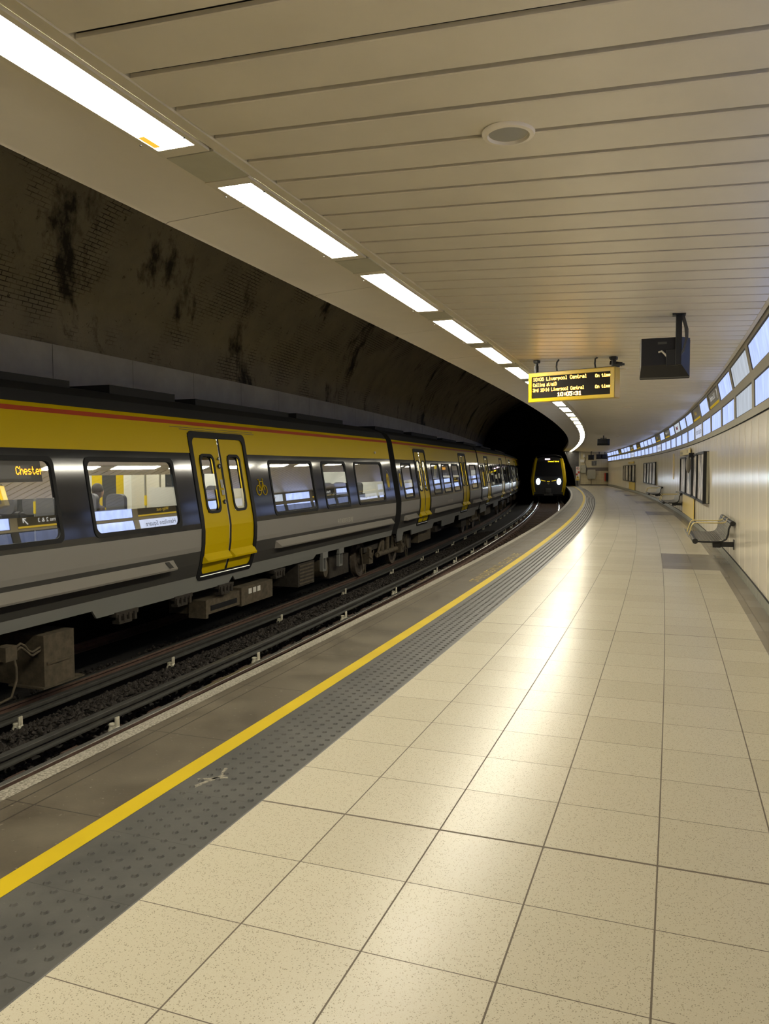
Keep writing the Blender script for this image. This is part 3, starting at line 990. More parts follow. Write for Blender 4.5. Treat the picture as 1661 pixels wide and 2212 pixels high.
# ballast stones
mb = MB()
rr = random.Random(11)
def stone(p, r):
    q = [Vector((rr.uniform(.7, 1.2) * r, rr.uniform(-.3, .3) * r, rr.uniform(-.3, .3) * r)), Vector((-rr.uniform(.7, 1.2) * r, rr.uniform(-.3, .3) * r, rr.uniform(-.3, .3) * r)),
         Vector((rr.uniform(-.3, .3) * r, rr.uniform(.7, 1.1) * r, rr.uniform(-.3, .3) * r)), Vector((rr.uniform(-.3, .3) * r, -rr.uniform(.7, 1.1) * r, rr.uniform(-.3, .3) * r)),
         Vector((rr.uniform(-.4, .4) * r, rr.uniform(-.4, .4) * r, rr.uniform(.5, .9) * r)), Vector((rr.uniform(-.3, .3) * r, rr.uniform(-.3, .3) * r, -rr.uniform(.5, .9) * r))]
    rot = Matrix.Rotation(rr.uniform(0, 6.28), 3, 'Z')
    i = [mb.vert(p + rot @ v) for v in q]
    for f in ((0, 2, 4), (2, 1, 4), (1, 3, 4), (3, 0, 4), (2, 0, 5), (1, 2, 5), (3, 1, 5), (0, 3, 5)):
        mb.face([i[a] for a in f])
for k in range(15000):
    s_ = -5 + (rr.random() ** 1.35) * 39
    q = rr.random()
    u = -4.02 + 1.33 * q
    hump = .06 * math.sin(q * math.pi)
    stone(at(s_, u, -1.50 + .13 * min(1, q * 1.4) + hump + rr.uniform(-.015, .02)), rr.uniform(.022, .048))
for k in range(5200):
    s_ = -5 + rr.random() * 45
    u = rr.choice([rr.uniform(-2.1, -.75), rr.uniform(-.45, .2)])
    stone(at(s_, u, -1.37 + rr.uniform(-.015, .02)), rr.uniform(.025, .05))
for k in range(2500):
    s_ = -5 + rr.random() * 30
    stone(at(s_, rr.uniform(-5.3, -4.62), -1.57 + rr.uniform(-.015, .02)), rr.uniform(.022, .045))
tag(obj('ballast', mb, M_BALL), 'dark crushed stone ballast between and under the rails', 'ballast', None, 'stuff')

# ================================================================== LETTERING ON THE PLATFORM
mb = MB()
V, P = text_polys('STAND BEHIND YELLOW LINE', .205, 0, 'LEFT', 1.0)
wid = max(v.x for v in V)
sc_ = 3.75 / wid
for v in V:
    pass
i0 = 0
for v in V: mb.vert(at(8.78 + v.x * sc_, 0.685 - v.y, 0.0035))
for p in P: mb.face(p)
tag(obj('floor_lettering', mb, M_YTEXT), 'worn yellow lettering STAND BEHIND YELLOW LINE on the platform edge', 'lettering')
# scuffed marks on the tactile paving and slab, built as worn paint strokes
mb = MB()
for pts in ([(1.52, .99), (1.50, 1.01), (1.70, 1.075), (1.715, 1.055)], [(1.60, .955), (1.585, .97), (1.655, 1.10), (1.675, 1.09)], [(1.70, 1.03), (1.69, 1.05), (1.77, 1.03), (1.77, 1.01)]):
    mb.poly([at(a, b, .0025) for a, b in pts])
tag(obj('scuff_mark', mb, mat_worn('scuffed_pale', (.22, .20, .15), (.09, .082, .068), .48, 40)), 'pale scuffed scrawl on the grey blister paving', 'mark')

# ================================================================== TRAINS
UC = -5.363                     # middle of the far track
KT = 1.077                      # the carriages are drawn at 1 : KT
def TS(s):                      # drawing position -> position along the platform
    return -1.7 + (s + 1.7) * KT
def TZ(z):
    return ZRF + (z - ZR) * KT
def tat(s, u, z=0.0):
    return at(TS(s), UC + (u - UC) * KT, TZ(z))
class TMB(MB):
    AT = staticmethod(tat)

PZ = [(-.40, 1.29), (-.2, 1.33), (-.06, 1.36), (.14, 1.42), (.4, 1.462), (.67, 1.47), (.75, 1.46), (1.25, 1.377), (1.71, 1.30), (1.82, 1.281), (2.13, 1.228), (2.25, 1.206), (2.30, 1.195), (2.35, 1.17), (2.50, 1.06), (2.63, .75), (2.70, .35), (2.72, 0)]
_pz = np.array([a for a, b in PZ]); _pv = np.array([b for a, b in PZ])
def pv(z):
    return float(np.interp(z, _pz, _pv))

class Car:
    def __init__(self, s0, s1, uc=UC):
        self.s0, self.s1 = s0, s1
        a, b = at(TS(s0), uc), at(TS(s1), uc)
        self.a = a; self.L = (b - a).length
        self.t = (b - a).normalized()
        self.n = Vector((self.t.y, -self.t.x, 0)).normalized()   # to the right, towards the platform
        self.k = self.L / (s1 - s0)
    def p(self, x, v, z):
        """x from the near end, v to the right of the middle"""
        q = self.a + self.t * x + self.n * (v * KT)
        return Vector((q.x, q.y, self.a.z + (self.t.z * x) + TZ(z)))
    def side(self, x, z, d=0.0):
        return self.p(x, pv(z) + d, z)

def ring_rect(x0, x1, z0, z1, r, n=5):
    pts = []
    for cx, cz, a0 in ((x1 - r, z1 - r, 0), (x0 + r, z1 - r, 90), (x0 + r, z0 + r, 180), (x1 - r, z0 + r, 270)):
        for k in range(n + 1):
            a = math.radians(a0 + 90 * k / n)
            pts.append((cx + r * math.cos(a), cz + r * math.sin(a)))
    return pts

def ring_mesh(mb, car, x0, x1, z0, z1, w, r, d, m=0):
    """rounded frame whose outer edge is the rectangle grown by w"""
    # subdivide straight sides so the frame follows the body curve
    def dens(pts):
        out = []
        for a, b in zip(pts, pts[1:] + pts[:1]):
            L = math.hypot(b[0] - a[0], b[1] - a[1]); n = max(1, int(L / .18))
            for k in range(n): out.append((a[0] + (b[0] - a[0]) * k / n, a[1] + (b[1] - a[1]) * k / n))
        return out
    inner = dens(ring_rect(x0, x1, z0, z1, r))
    cx, cz = (x0 + x1) / 2, (z0 + z1) / 2
    fx = ((x1 - x0) / 2 + w) / ((x1 - x0) / 2); fz = ((z1 - z0) / 2 + w) / ((z1 - z0) / 2)
    outer = [(cx + (a - cx) * fx, cz + (b - cz) * fz) for a, b in inner]
    I0 = [mb.vert(car.side(a, b, d - .02)) for a, b in inner]
    I1 = [mb.vert(car.side(a, b, d)) for a, b in inner]
    O1 = [mb.vert(car.side(a, b, d)) for a, b in outer]
    O0 = [mb.vert(car.side(a, b, d - .015)) for a, b in outer]
    n = len(inner)
    for A, B in ((I0, I1), (I1, O1), (O1, O0)):
        for k in range(n):
            mb.face([A[k], A[(k + 1) % n], B[(k + 1) % n], B[k]], m)

def side_grid(mb, car, xs, zs, holes, matf, d=0.0, sgn=1):
    for i in range(len(xs) - 1):
        for j in range(len(zs) - 1):
            xm, zm = (xs[i] + xs[i + 1]) / 2, (zs[j] + zs[j + 1]) / 2
            if any(h[0] < xm < h[1] and h[2] < zm < h[3] for h in holes): continue
            q = []
            for x, z in ((xs[i], zs[j]), (xs[i + 1], zs[j]), (xs[i + 1], zs[j + 1]), (xs[i], zs[j + 1])):
                q.append(car.p(x, sgn * (pv(z) + d), z))
            mb.poly(q, matf(zm))

def body_mat(z):
    if z < -.06: return 3
    if z < .33: return 2
    if z < .67: return 1
    if z < 1.82: return 0
    if z < 2.245: return 4
    if z < 2.30: return 5
    if z < 2.36: return 4
    return 6
BODY = [M_DARK, M_SILV, M_DGREY, M_LGREY, M_YEL, M_RED, M_ROOF]
ZS = [-.2, -.06, .14, .33, .4, .53, .67, .75, .9, 1.05, 1.25, 1.5, 1.71, 1.82, 1.98, 2.13, 2.245, 2.30, 2.35, 2.5, 2.63, 2.70, 2.72]

def carriage(root, s0, s1, doors, wins, ledges, detail=2, skirts=(), name='carriage_body'):
    """doors, windows and ledges are given as stretches of s at the widest part of the body"""
    car = Car(s0, s1)
    X = lambda s_: (s_ - s0) * car.k
    holes = [(X(a), X(b), .75, 1.71) for a, b in wins] + [(X(a), X(b), -.09 + .001, 2.13) for a, b in doors]
    xs = sorted(set([0.0, car.L] + [h[0] for h in holes] + [h[1] for h in holes] + [car.L * k / 8 for k in range(9)]))
    zs = sorted(set(ZS + [-.089]))
    mb = TMB()
    side_grid(mb, car, xs, zs, holes, body_mat)
    side_grid(mb, car, [0, car.L * .5, car.L], ZS, [], body_mat, 0, -1)
    # ends and floor
    for x in (0.0, car.L):
        ring = [car.p(x, pv(z), z) for z in ZS] + [car.p(x, -pv(z), z) for z in ZS[::-1]]
        mb.poly(ring, 6)
    mb.poly([car.p(0, -1.3, -.16), car.p(car.L, -1.3, -.16), car.p(car.L, 1.3, -.16), car.p(0, 1.3, -.16)], 6)
    body = obj(name, mb, BODY, root, smooth=25)
    # skirts hanging lower
    for a, b, zb in skirts:
        mb = TMB()
        x0, x1 = X(a), X(b); e = .12
        for d in (0.0, -.03):
            mb.poly([car.p(x0, pv(-.2) + d + .004, -.19), car.p(x1, pv(-.2) + d + .004, -.19), car.p(x1 - e, pv(-.3) + d, zb), car.p(x0 + e, pv(-.3) + d, zb)])
        mb.poly([car.p(x0 + e, pv(-.3), zb), car.p(x1 - e, pv(-.3), zb), car.p(x1 - e, pv(-.3) - .03, zb), car.p(x0 + e, pv(-.3) - .03, zb)])
        mb.poly([car.p(x0, pv(-.2) + .004, -.19), car.p(x0 + e, pv(-.3), zb), car.p(x0 + e, pv(-.3) - .03, zb), car.p(x0, pv(-.2) - .026, -.19)])
        obj('skirt_panel', mb, M_LGREY, root)
    # windows
    for a, b in wins:
        x0, x1 = X(a), X(b)
        mb = TMB()
        zz = [.74, .9, 1.05, 1.25, 1.5, 1.72]
        for z0, z1 in zip(zz[:-1], zz[1:]):
            mb.poly([car.side(x0 - .01, z0, -.012), car.side(x1 + .01, z0, -.012), car.side(x1 + .01, z1, -.012), car.side(x0 - .01, z1, -.012)])
        w = obj('window', mb, M_GLASS, root, smooth=60)
        mb = TMB(); ring_mesh(mb, car, x0 + .03, x1 - .03, .78, 1.68, .055, .09, .010)
        fr_ = obj('window_frame', mb, M_RUB, root)
        fr_.parent = w
    # doors
    for a, b in doors:
        x0, x1 = X(a), X(b)
        mb = TMB()
        # dark surround
        ring_mesh(mb, car, x0 + .10, x1 - .10, -.045, 2.06, .10, .10, .012)
        door = obj('door', mb, M_RUB, root)
        xm = (x0 + x1) / 2
        for (l0, l1) in ((x0 + .07, xm - .022), (xm + .022, x1 - .07)):
            wl = l1 - l0
            wx0, wx1 = l0 + wl * .5 - .20, l0 + wl * .5 + .20
            mb = TMB()
            lx = [l0, wx0, wx1, l1]
            lz = [-.075, -.06, .14, .4, .67, .75, .90, 1.05, 1.25, 1.5, 1.80, 1.92, 2.09]
            for i in range(3):
                for j in range(len(lz) - 1):
                    xm_, zm = (lx[i] + lx[i + 1]) / 2, (lz[j] + lz[j + 1]) / 2
                    if wx0 < xm_ < wx1 and .90 < zm < 1.80: continue
                    mb.poly([car.side(x, z, -.012) for x, z in ((lx[i], lz[j]), (lx[i + 1], lz[j]), (lx[i + 1], lz[j + 1]), (lx[i], lz[j + 1]))])
            # step wedge
            za, zb, zo = .27, .12, .17
            A = [car.side(l0 + .0, za, -.01), car.p(l0 + .06, pv(.2) + .075, zo + .0), car.p(l0 + .06, pv(.2) + .07, zo - .03), car.side(l0 + .0, zb, -.01)]
            B = [car.side(l1, za, -.01), car.p(l1 - .0, pv(.2) + .075, zo), car.p(l1 - .0, pv(.2) + .07, zo - .03), car.side(l1, zb, -.01)]
            for k in range(3): mb.poly([A[k], A[k + 1], B[k + 1], B[k]])
            mb.poly(A); mb.poly(B)
            o = obj('door_leaf', mb, M_YEL, root, smooth=25); o.parent = door
            mb = TMB()
            zz = [.89, 1.05, 1.25, 1.5, 1.81]
            for z0, z1 in zip(zz[:-1], zz[1:]):
                mb.poly([car.side(wx0 - .01, z0, -.03), car.side(wx1 + .01, z0, -.03), car.side(wx1 + .01, z1, -.03), car.side(wx0 - .01, z1, -.03)])
            o = obj('door_glass', mb, M_GLASS, root); o.parent = door
            mb = TMB(); ring_mesh(mb, car, wx0 + .015, wx1 - .015, .925, 1.775, .04, .10, .004)
            o = obj('door_window_frame', mb, M_RUB, root); o.parent = door
        mb = TMB()
        # sill plate, seam and buttons
        mb.poly([car.side(x0 + .1, -.055, .0), car.side(x1 - .1, -.055, .0), car.side(x1 - .1, -.085, .02), car.side(x0 + .1, -.085, .02)])
        o = obj('door_sill', mb, M_STEEL, root); o.parent = door
        mb = TMB()
        lz = [-.07, .14, .4, .67, .75, 1.25, 1.71, 2.09]
        for z0, z1 in zip(lz[:-1], lz[1:]):
            mb.poly([car.side(xm - .03, z0, -.004), car.side(xm + .03, z0, -.004), car.side(xm + .03, z1, -.004), car.side(xm - .03, z1, -.004)])
        o = obj('door_seal', mb, M_RUB, root); o.parent = door
        if detail > 1:
            for z, r_ in ((1.05, .042), (1.62, .045), (1.74, .028)):
                mb = TMB()
                c = car.side(xm - .09, z, 0); 
                ringp = []
                for k in range(16):
                    a_ = 2 * math.pi * k / 16
                    ringp.append(c + car.t * (r_ * math.cos(a_)) + Vector((0, 0, 1)) * (r_ * math.sin(a_)) + car.n * .006)
                mb.poly(ringp)
                ringp = [c + (p_ - c) * .55 + car.n * .01 for p_ in ringp]
                mb.poly(ringp, 1)
                o = obj('door_button', mb, [M_RUB, M_STEEL], root); o.parent = door
            mb = TMB()
            for z, h_ in ((1.34, .13), (1.20, .08)):
                mb.poly([car.side(xm - .13, z - h_ / 2, .0), car.side(xm - .05, z - h_ / 2, .0), car.side(xm - .05, z + h_ / 2, .0), car.side(xm - .13, z + h_ / 2, .0)])
            o = obj('door_sticker', mb, M_BOXG, root); o.parent = door
            # rain strip above
            mb = TMB()
            for z, xa, xb in ((2.205, x0 - .45, x1 + .35), (2.175, x0 - .2, x1 + .4)):
                mb.poly([car.side(xa, z - .004, .004), car.side(xb, z - .004, .004), car.side(xb, z + .004, .004), car.side(xa, z + .004, .004)])
            obj('cover_seam', mb, M_DGREY, root)
    for a, b in ledges:
        x0, x1 = X(a), X(b)
        mb = TMB()
        A = [car.side(x0, .27, 0), car.p(x0 + .05, pv(.2) + .12, .165), car.p(x0 + .05, pv(.2) + .11, .14), car.side(x0, .13, 0)]
        B = [car.side(x1, .27, 0), car.p(x1 - .05, pv(.2) + .12, .165), car.p(x1 - .05, pv(.2) + .11, .14), car.side(x1, .13, 0)]
        for k in range(3): mb.poly([A[k], A[k + 1], B[k + 1], B[k]])
        mb.poly(A); mb.poly(B)
        obj('side_ledge', mb, M_LEDGE, root)
    # inside: lining, floor, ceiling lamp
    mb = TMB()
    def lin_mat(x, z):
        for a, b in doors:
            if X(a) + .1 < x < X(b) - .1 and z < 2.0:
                m_ = abs(x - (X(a) + X(b)) / 2)
                return 2 if (.2 < m_ < .6 and .9 < z < 1.8) else 1
        for a, b in wins:
            if X(a) < x < X(b) and .8 < z < 1.68: return 2
        return 0
    lx = sorted(set([.05, car.L - .05] + [X(q) for p_ in wins + doors for q in p_] + [X(a) + .1 for a, b in doors] + [X(b) - .1 for a, b in doors]
                    + [(X(a) + X(b)) / 2 + e for a, b in doors for e in (-.6, -.2, .2, .6)]))
    lz = [0.0, .8, .9, 1.68, 1.8, 2.0, 2.12]
    for i in range(len(lx) - 1):
        for j in range(len(lz) - 1):
            xm, zm = (lx[i] + lx[i + 1]) / 2, (lz[j] + lz[j + 1]) / 2
            mb.poly([car.p(lx[i], -1.20, lz[j]), car.p(lx[i + 1], -1.20, lz[j]), car.p(lx[i + 1], -1.20, lz[j + 1]), car.p(lx[i], -1.20, lz[j + 1])], lin_mat(xm, zm))
    mb.poly([car.p(.05, -1.2, 0), car.p(car.L - .05, -1.2, 0), car.p(car.L - .05, 1.3, 0), car.p(.05, 1.3, 0)], 3)
    mb.poly([car.p(.05, -1.2, 2.1), car.p(car.L - .05, -1.2, 2.1), car.p(car.L - .05, 1.2, 2.1), car.p(.05, 1.2, 2.1)], 0)
    for x in (.06, car.L - .06):
        mb.poly([car.p(x, -1.2, 0), car.p(x, 1.25, 0), car.p(x, 1.2, 2.1), car.p(x, -1.2, 2.1)], 0)
    obj('interior_lining', mb, [M_LINING, M_YEL, M_LINDARK, M_DGREY], root)
    mb = TMB()
    for v in (-.62, .62):
        mb.poly([car.p(.4, v - .09, 2.085), car.p(car.L - .4, v - .09, 2.085), car.p(car.L - .4, v + .09, 2.085), car.p(.4, v + .09, 2.085)])
    obj('interior_light', mb, M_INLAMP, root)
    # partitions beside the doors
    if detail >= 1:
        mb = TMB()
        for a, b in doors:
            for x in (X(a) - .12, X(b) + .12):
                for v0, v1 in ((-1.19, -.45), (.62, 1.16)):
                    mb.poly([car.p(x, v0, .35), car.p(x, v1, .35), car.p(x, v1, 1.98 if v0 < 0 else 1.3), car.p(x, v0, 1.98 if v0 < 0 else 1.3)])
        obj('draught_screen', mb, M_WHITE, root)
    if detail >= 2:
        for a, b in wins:
            x0, x1 = X(a), X(b)
            n = 2 if x1 - x0 > 1.4 else 1
            for v in (-.9, .55):
                for k in range(n):
                    for w in (0, .46):
                        x = x0 + .32 + k * .85 if n > 1 else (x0 + x1) / 2
                        mb = TMB()
                        tilt = .06
                        pr = [(x - .03, .42), (x - .10 - tilt, .95), (x - .05 - tilt, .97), (x + .05, .45), (x + .48, .46), (x + .48, .38), (x, .36)]
                        mb.M = None
                        A = [mb.vert(car.p(q, v + w - .21, z)) for q, z in pr]; B = [mb.vert(car.p(q, v + w + .21, z)) for q, z in pr]
                        m_ = len(pr)
                        for e in range(m_): mb.face([A[e], A[(e + 1) % m_], B[(e + 1) % m_], B[e]])
                        mb.face(A); mb.face(B[::-1])
                        st = obj('seat', mb, M_SEAT, root)
                        mb = TMB()
                        pts = ring_rect(v + w - .15, v + w + .15, .93, 1.24, .08, 3)
                        A = [mb.vert(car.p(x - .17, a_, z)) for a_, z in pts]; B = [mb.vert(car.p(x - .10, a_, z)) for a_, z in pts]
                        m_ = len(pts)
                        for e in range(m_): mb.face([A[e], A[(e + 1) % m_], B[(e + 1) % m_], B[e]])
                        mb.face(A[::-1]); mb.face(B)
                        h_ = obj('headrest', mb, M_HEAD, root, smooth=40); h_.parent = st
        for a, b in doors + wins:
            for x, v in ((X(a) + .25, .30), (X(b) - .2, -.35)):
                mb = TMB(); mb.tube([car.p(x, v, 0), car.p(x, v, 2.09)], .018, 8)
                po = obj('grab_pole', mb, M_STEEL, root, smooth=60)
                mb = TMB()
                for z in (1.0, 1.55): mb.tube([car.p(x, v, z), car.p(x, v, z + .16)], .024, 8)
                g_ = obj('grip_sleeve', mb, M_GRAB, root, smooth=60); g_.parent = po
    return car, body

def bogie(root, s_, u=UC, wb=1.4, full=True, A_=tat, K_=KT):
    c = A_(s_, u, 0); t = (A_(s_ + 1, u) - A_(s_ - 1, u)).normalized(); n = Vector((t.y, -t.x, 0)).normalized()
    def Q(x, v, z): 
        q = c + t * (x * K_) + n * (v * K_)
        return Vector((q.x, q.y, c.z + z * K_ + t.z * x))
    mb = TMB()
    # side frame
    for v in (1.02, -1.02):
        pr = [(-1.75, -.52), (-.55, -.50), (-.35, -.62), (.35, -.62), (.55, -.50), (1.75, -.52), (1.75, -.40), (.5, -.36), (-.5, -.36), (-1.75, -.40)]
        A = [mb.vert(Q(x, v - .06, z)) for x, z in pr]; B = [mb.vert(Q(x, v + .06, z)) for x, z in pr]
        m_ = len(pr)
        for e in range(m_): mb.face([A[e], A[(e + 1) % m_], B[(e + 1) % m_], B[e]])
        mb.face(A); mb.face(B[::-1])
    b = obj('bogie_frame', mb, M_UNDERD, root)
    for x in (-wb, wb):
        for v in (.80, -.80):
            mb = TMB()
            rings = []
            for r_, dv in ((.455, -.07), (.46, -.04), (.43, -.04), (.43, .06), (.37, .06), (.34, .03), (.16, .03), (.15, .09), (.0, .09)):
                ring = []
                for k in range(28):
                    a_ = 2 * math.pi * k / 28
                    ring.append(mb.vert(Q(x + r_ * math.cos(a_), v + (dv if v > 0 else -dv), ZR + .43 + r_ * math.sin(a_))))
                rings.append(ring)
            for r0, r1 in zip(rings[:-1], rings[1:]):
                for k in range(28): mb.face([r0[k], r0[(k + 1) % 28], r1[(k + 1) % 28], r1[k]])
            mb.face(rings[0])
            w = obj('wheel', mb, M_WHEEL, root, smooth=35); w.parent = b
        for v in (1.05, -1.05):
            mb = TMB()
            sg = 1 if v > 0 else -1
            cc = Q(x, v, ZR + .45)
            for (dx, dz, wx, wz, wv) in ((0, 0, .30, .26, .2), (0, .2, .2, .16, .16)):
                pts = [Q(x + dx + a_ * wx / 2, v + e * wv / 2, ZR + .45 + dz + f_ * wz / 2) for a_, e, f_ in ((-1, -1, -1), (1, -1, -1), (1, 1, -1), (-1, 1, -1), (-1, -1, 1), (1, -1, 1), (1, 1, 1), (-1, 1, 1))]
                i = [mb.vert(p_) for p_ in pts]
                for fc in ((0, 3, 2, 1), (4, 5, 6, 7), (0, 1, 5, 4), (1, 2, 6, 5), (2, 3, 7, 6), (3, 0, 4, 7)): mb.face([i[q] for q in fc])
            a_ = obj('axle_box', mb, M_UNDER, root); a_.parent = b
    def sub(name, pts, r, mt, n=8):
        m_ = TMB(); m_.tube(pts, r, n)
        o = obj(name, m_, mt, root, smooth=40); o.parent = b
    if full:
        for x in (-.45, 0.0, .45): sub('spring', [Q(x, 1.12, -.62), Q(x + .04, 1.12, -.24)], .07, M_UNDER, 12)
        for x in (-.9, .9): sub('damper', [Q(x, 1.13, -.72), Q(x * .55, 1.13, -.30)], .035, M_UNDER)
        sub('traction_rod', [Q(-.85, 1.13, -.66), Q(.85, 1.13, -.66)], .075, M_UNDER, 10)
        for k in range(6): sub('bellows_fold', [Q(.35, 1.0, -.30 - .055 * k), Q(.35, 1.12, -.30 - .055 * k)], .16, M_UNDERD, 12)
        for x in (-1.9, 1.9):
            sub('hose', [Q(x, 1.05, -.3), Q(x + .02, 1.08, -.75), Q(x + .10, 1.08, -1.02), Q(x + .22, 1.08, -1.04), Q(x + .26, 1.08, -.8)], .016, M_UNDER, 6)
            sub('hose', [Q(x * .8, 1.15, -.45), Q(x * .85, 1.17, -.62), Q(x * .72, 1.17, -.70), Q(x * .64, 1.16, -.5)], .012, M_UNDER, 6)
    return b

# ---- the standing train
train = thing('train', 'yellow and grey electric train standing at the far platform line, destination Chester', 'train', at(8, UC, ZRF))
D1 = [(-1.9, -.2), (8.46, 10.2)]
W1 = [(.9, 2.9), (3.45, 5.53), (6.10, 7.95), (10.95, 12.82), (13.32, 14.63), (15.19, 17.08)]
carA, bodyA = carriage(train, -3.2, 17.85, D1, W1, [(.2, 7.75), (10.96, 17.55)], 2, [(6.14, 9.6, -.31), (9.6, 13.0, -.28)])
D2 = [(20.42, 21.95), (27.55, 29.1)]
W2 = [(18.78, 19.86), (22.55, 23.75), (24.2, 25.5), (25.95, 27.2), (29.75, 31.2)]
carB, bodyB = carriage(train, 18.27, 31.95, D2, W2, [(18.7, 20.1), (22.7, 27.2), (30.0, 31.8)], 2, [(18.3, 19.0, -.42), (19.9, 22.9, -.36), (24.2, 26.6, -.42), (27.4, 31.2, -.40)])
sh = 13.95
carC, bodyC = carriage(train, 18.27 + sh, 31.95 + sh, [(a + sh, b + sh) for a, b in D2], [(a + sh, b + sh) for a, b in W2], [(18.7 + sh, 20.1 + sh), (22.7 + sh, 27.2 + sh), (30.0 + sh, 31.8 + sh)], 1, [(18.7 + sh, 21 + sh, -.42), (24.2 + sh, 26.6 + sh, -.42)])
sh2 = 27.9
carD, bodyD = carriage(train, 18.27 + sh2, 35.5 + sh2, [(a + sh2, b + sh2) for a, b in D2], [(a + sh2, b + sh2) for a, b in W2], [(18.7 + sh2, 20.1 + sh2), (22.7 + sh2, 27.2 + sh2)], 1)
for s_ in (2.2, 18.06, 32.08, 46.05, 61.0):
    bogie(train, s_, full=s_ < 40)
# gangway bellows between the cars
for s_ in (18.06, 32.08, 46.05):
    mb = TMB()
    for k in range(5):
        a = s_ - .2 + .1 * k
        pr = [(UC + 1.05, -.1), (UC + 1.05, 2.25), (UC - 1.05, 2.25), (UC - 1.05, -.1)]
        mb.sweep([(u if abs(u - UC) < .1 else UC + (u - UC) * (1 if k % 2 else .95), z) for u, z in pr], [a - .04, a + .06])
    obj('gangway_bellows', mb, M_RUB, train)
# roof gear
rr = random.Random(2)
for (a, b, h) in ((-2.5, 2.2, .05), (3.2, 6.6, .02), (7.4, 9.0, .05), (9.6, 13.2, .03), (13.6, 16.4, .05), (19, 22, .04), (23, 27, .05), (28, 31, .03), (33, 37, .05), (39, 44, .04), (47, 56, .04)):
    mb = TMB(); mb.sbox(a, b, UC - .8, UC + .5, 2.62, 2.72 + h)
    obj('roof_unit', mb, M_ROOF, train)
# underframe boxes of the first car
def ubox(name, s0, s1, z0, z1, v, mt, depth=.7):
    mb = TMB(); mb.sbox(s0, s1, UC + v - depth, UC + v, z0, z1); return obj(name, mb, mt, train)
eb = ubox('equipment_case', 5.38, 5.88, -.98, -.37, 1.10, M_UNDER, 1.2)
mb = TMB()
mb.sbox(5.33, 6.02, UC + .6, UC + 1.13, -.995, -.975)
mb.sbox(5.42, 5.83, UC + 1.10, UC + 1.118, -.72, -.69)
o = obj('case_flange', mb, M_UNDER, train); o.parent = eb
for pts in ([(4.85, 1.15, -.42), (4.95, 1.18, -.36), (5.02, 1.17, -.40), (5.08, 1.16, -.47), (5.2, 1.1, -.52), (5.38, 1.05, -.50)], [(4.85, 1.15, -.46), (4.95, 1.18, -.40), (5.02, 1.17, -.45), (5.1, 1.16, -.52), (5.2, 1.1, -.56), (5.38, 1.05, -.54)],
            [(4.84, 1.18, -.46), (4.86, 1.2, -.6), (4.86, 1.2, -.75), (4.78, 1.2, -.92), (4.5, 1.15, -.98), (4.1, 1.1, -1.0)]):
    mb = TMB(); mb.tube([tat(a_, UC + v_, z_) for a_, v_, z_ in pts], .016, 8)
    o = obj('cable', mb, M_UNDER, train, smooth=50); o.parent = eb
mb = TMB(); mb.sbox(4.72, 4.88, UC + 1.05, UC + 1.2, -.52, -.36); o = obj('junction_box', mb, M_UNDER, train); o.parent = eb
for (a, b, z0, z1, v) in ((8.85, 9.9, -.74, -.5, 1.12), (9.93, 11.1, -.78, -.46, 1.14)):
    e_ = ubox('equipment_case', a, b, z0, z1, v, M_UNDER)
    mb = TMB()
    if a < 9:
        mb.sbox(a + .12, b - .1, UC + v, UC + v + .008, z0 + .05, z0 + .13, 1); mb.sbox(a - .05, a + .02, UC + v - .3, UC + v + .02, z0 - .05, z1, 0)
        o = obj('vent_slot', mb, [M_UNDER, M_RUB], train)
    else:
        for q in range(3): mb.sbox(a + .25 + .16 * q, a + .36 + .16 * q, UC + v, UC + v + .006, z0 + .18, z0 + .27)
        o = obj('data_plate', mb, M_WHITE, train)
    o.parent = e_
for c, v in ((6.8, 1.2), (8.15, 1.18), (9.35, 1.2), (11.3, 1.2)):
    mb = TMB()
    mb.sbox(c - .24, c + .22, UC + v - .12, UC + v, -.36, -.30)
    for q in range(4): mb.sbox(c - .22 + .11 * q, c - .17 + .11 * q, UC + v - .03, UC + v + .02, -.42 - .02 * (q % 2), -.33)
    mb.sbox(c - .20, c + .06, UC + v - .1, UC + v + .015, -.455, -.415)
    obj('step_bracket', mb, M_UNDERD, train)
e_ = ubox('equipment_case', 12.2, 13.0, -.78, -.32, 1.15, M_UNDERD)
mb = TMB()
for q in range(6): mb.sbox(12.26, 12.94, UC + 1.15, UC + 1.16, -.74 + .07 * q, -.71 + .07 * q)
o = obj('cooling_fins', mb, M_UNDER, train); o.parent = e_
mb = TMB(); mb.tube([tat(13.7, UC + .7, -.6), tat(13.75, UC + 1.1, -.6)], .2, 16); obj('air_reservoir', mb, M_UNDER, train, smooth=40)
for c in (13.4, 14.35):
    mb = TMB(); mb.sbox(c - .14, c + .14, UC + 1.18, UC + 1.24, -.32, -.2); mb.sbox(c - .1, c - .06, UC + 1.15, UC + 1.22, -.58, -.3); mb.sbox(c + .06, c + .1, UC + 1.15, UC + 1.22, -.58, -.3); mb.sbox(c - .1, c + .1, UC + 1.15, UC + 1.22, -.60, -.56)
    obj('step_bracket', mb, M_LGREY, train)
for (a, b, z0, z1) in ((21.6, 23.3, -.75, -.42), (24.0, 25.0, -.6, -.4), (36.0, 38.4, -.72, -.42), (50, 52, -.7, -.4), (14.0, 15.2, -.85, -.4), (19.9, 20.7, -.8, -.35), (29.0, 30.2, -.8, -.4)):
    ubox('equipment_case', a, b, z0, z1, 1.08, M_UNDER if a in (21.6, 36.0) else M_UNDERD)
for v, c in ((1.1, 20.25),):
    mb = TMB(); mb.tube([tat(c, UC + .6, -.55), tat(c + .05, UC + v, -.55)], .25, 18); obj('traction_motor', mb, M_UNDER, train, smooth=40)
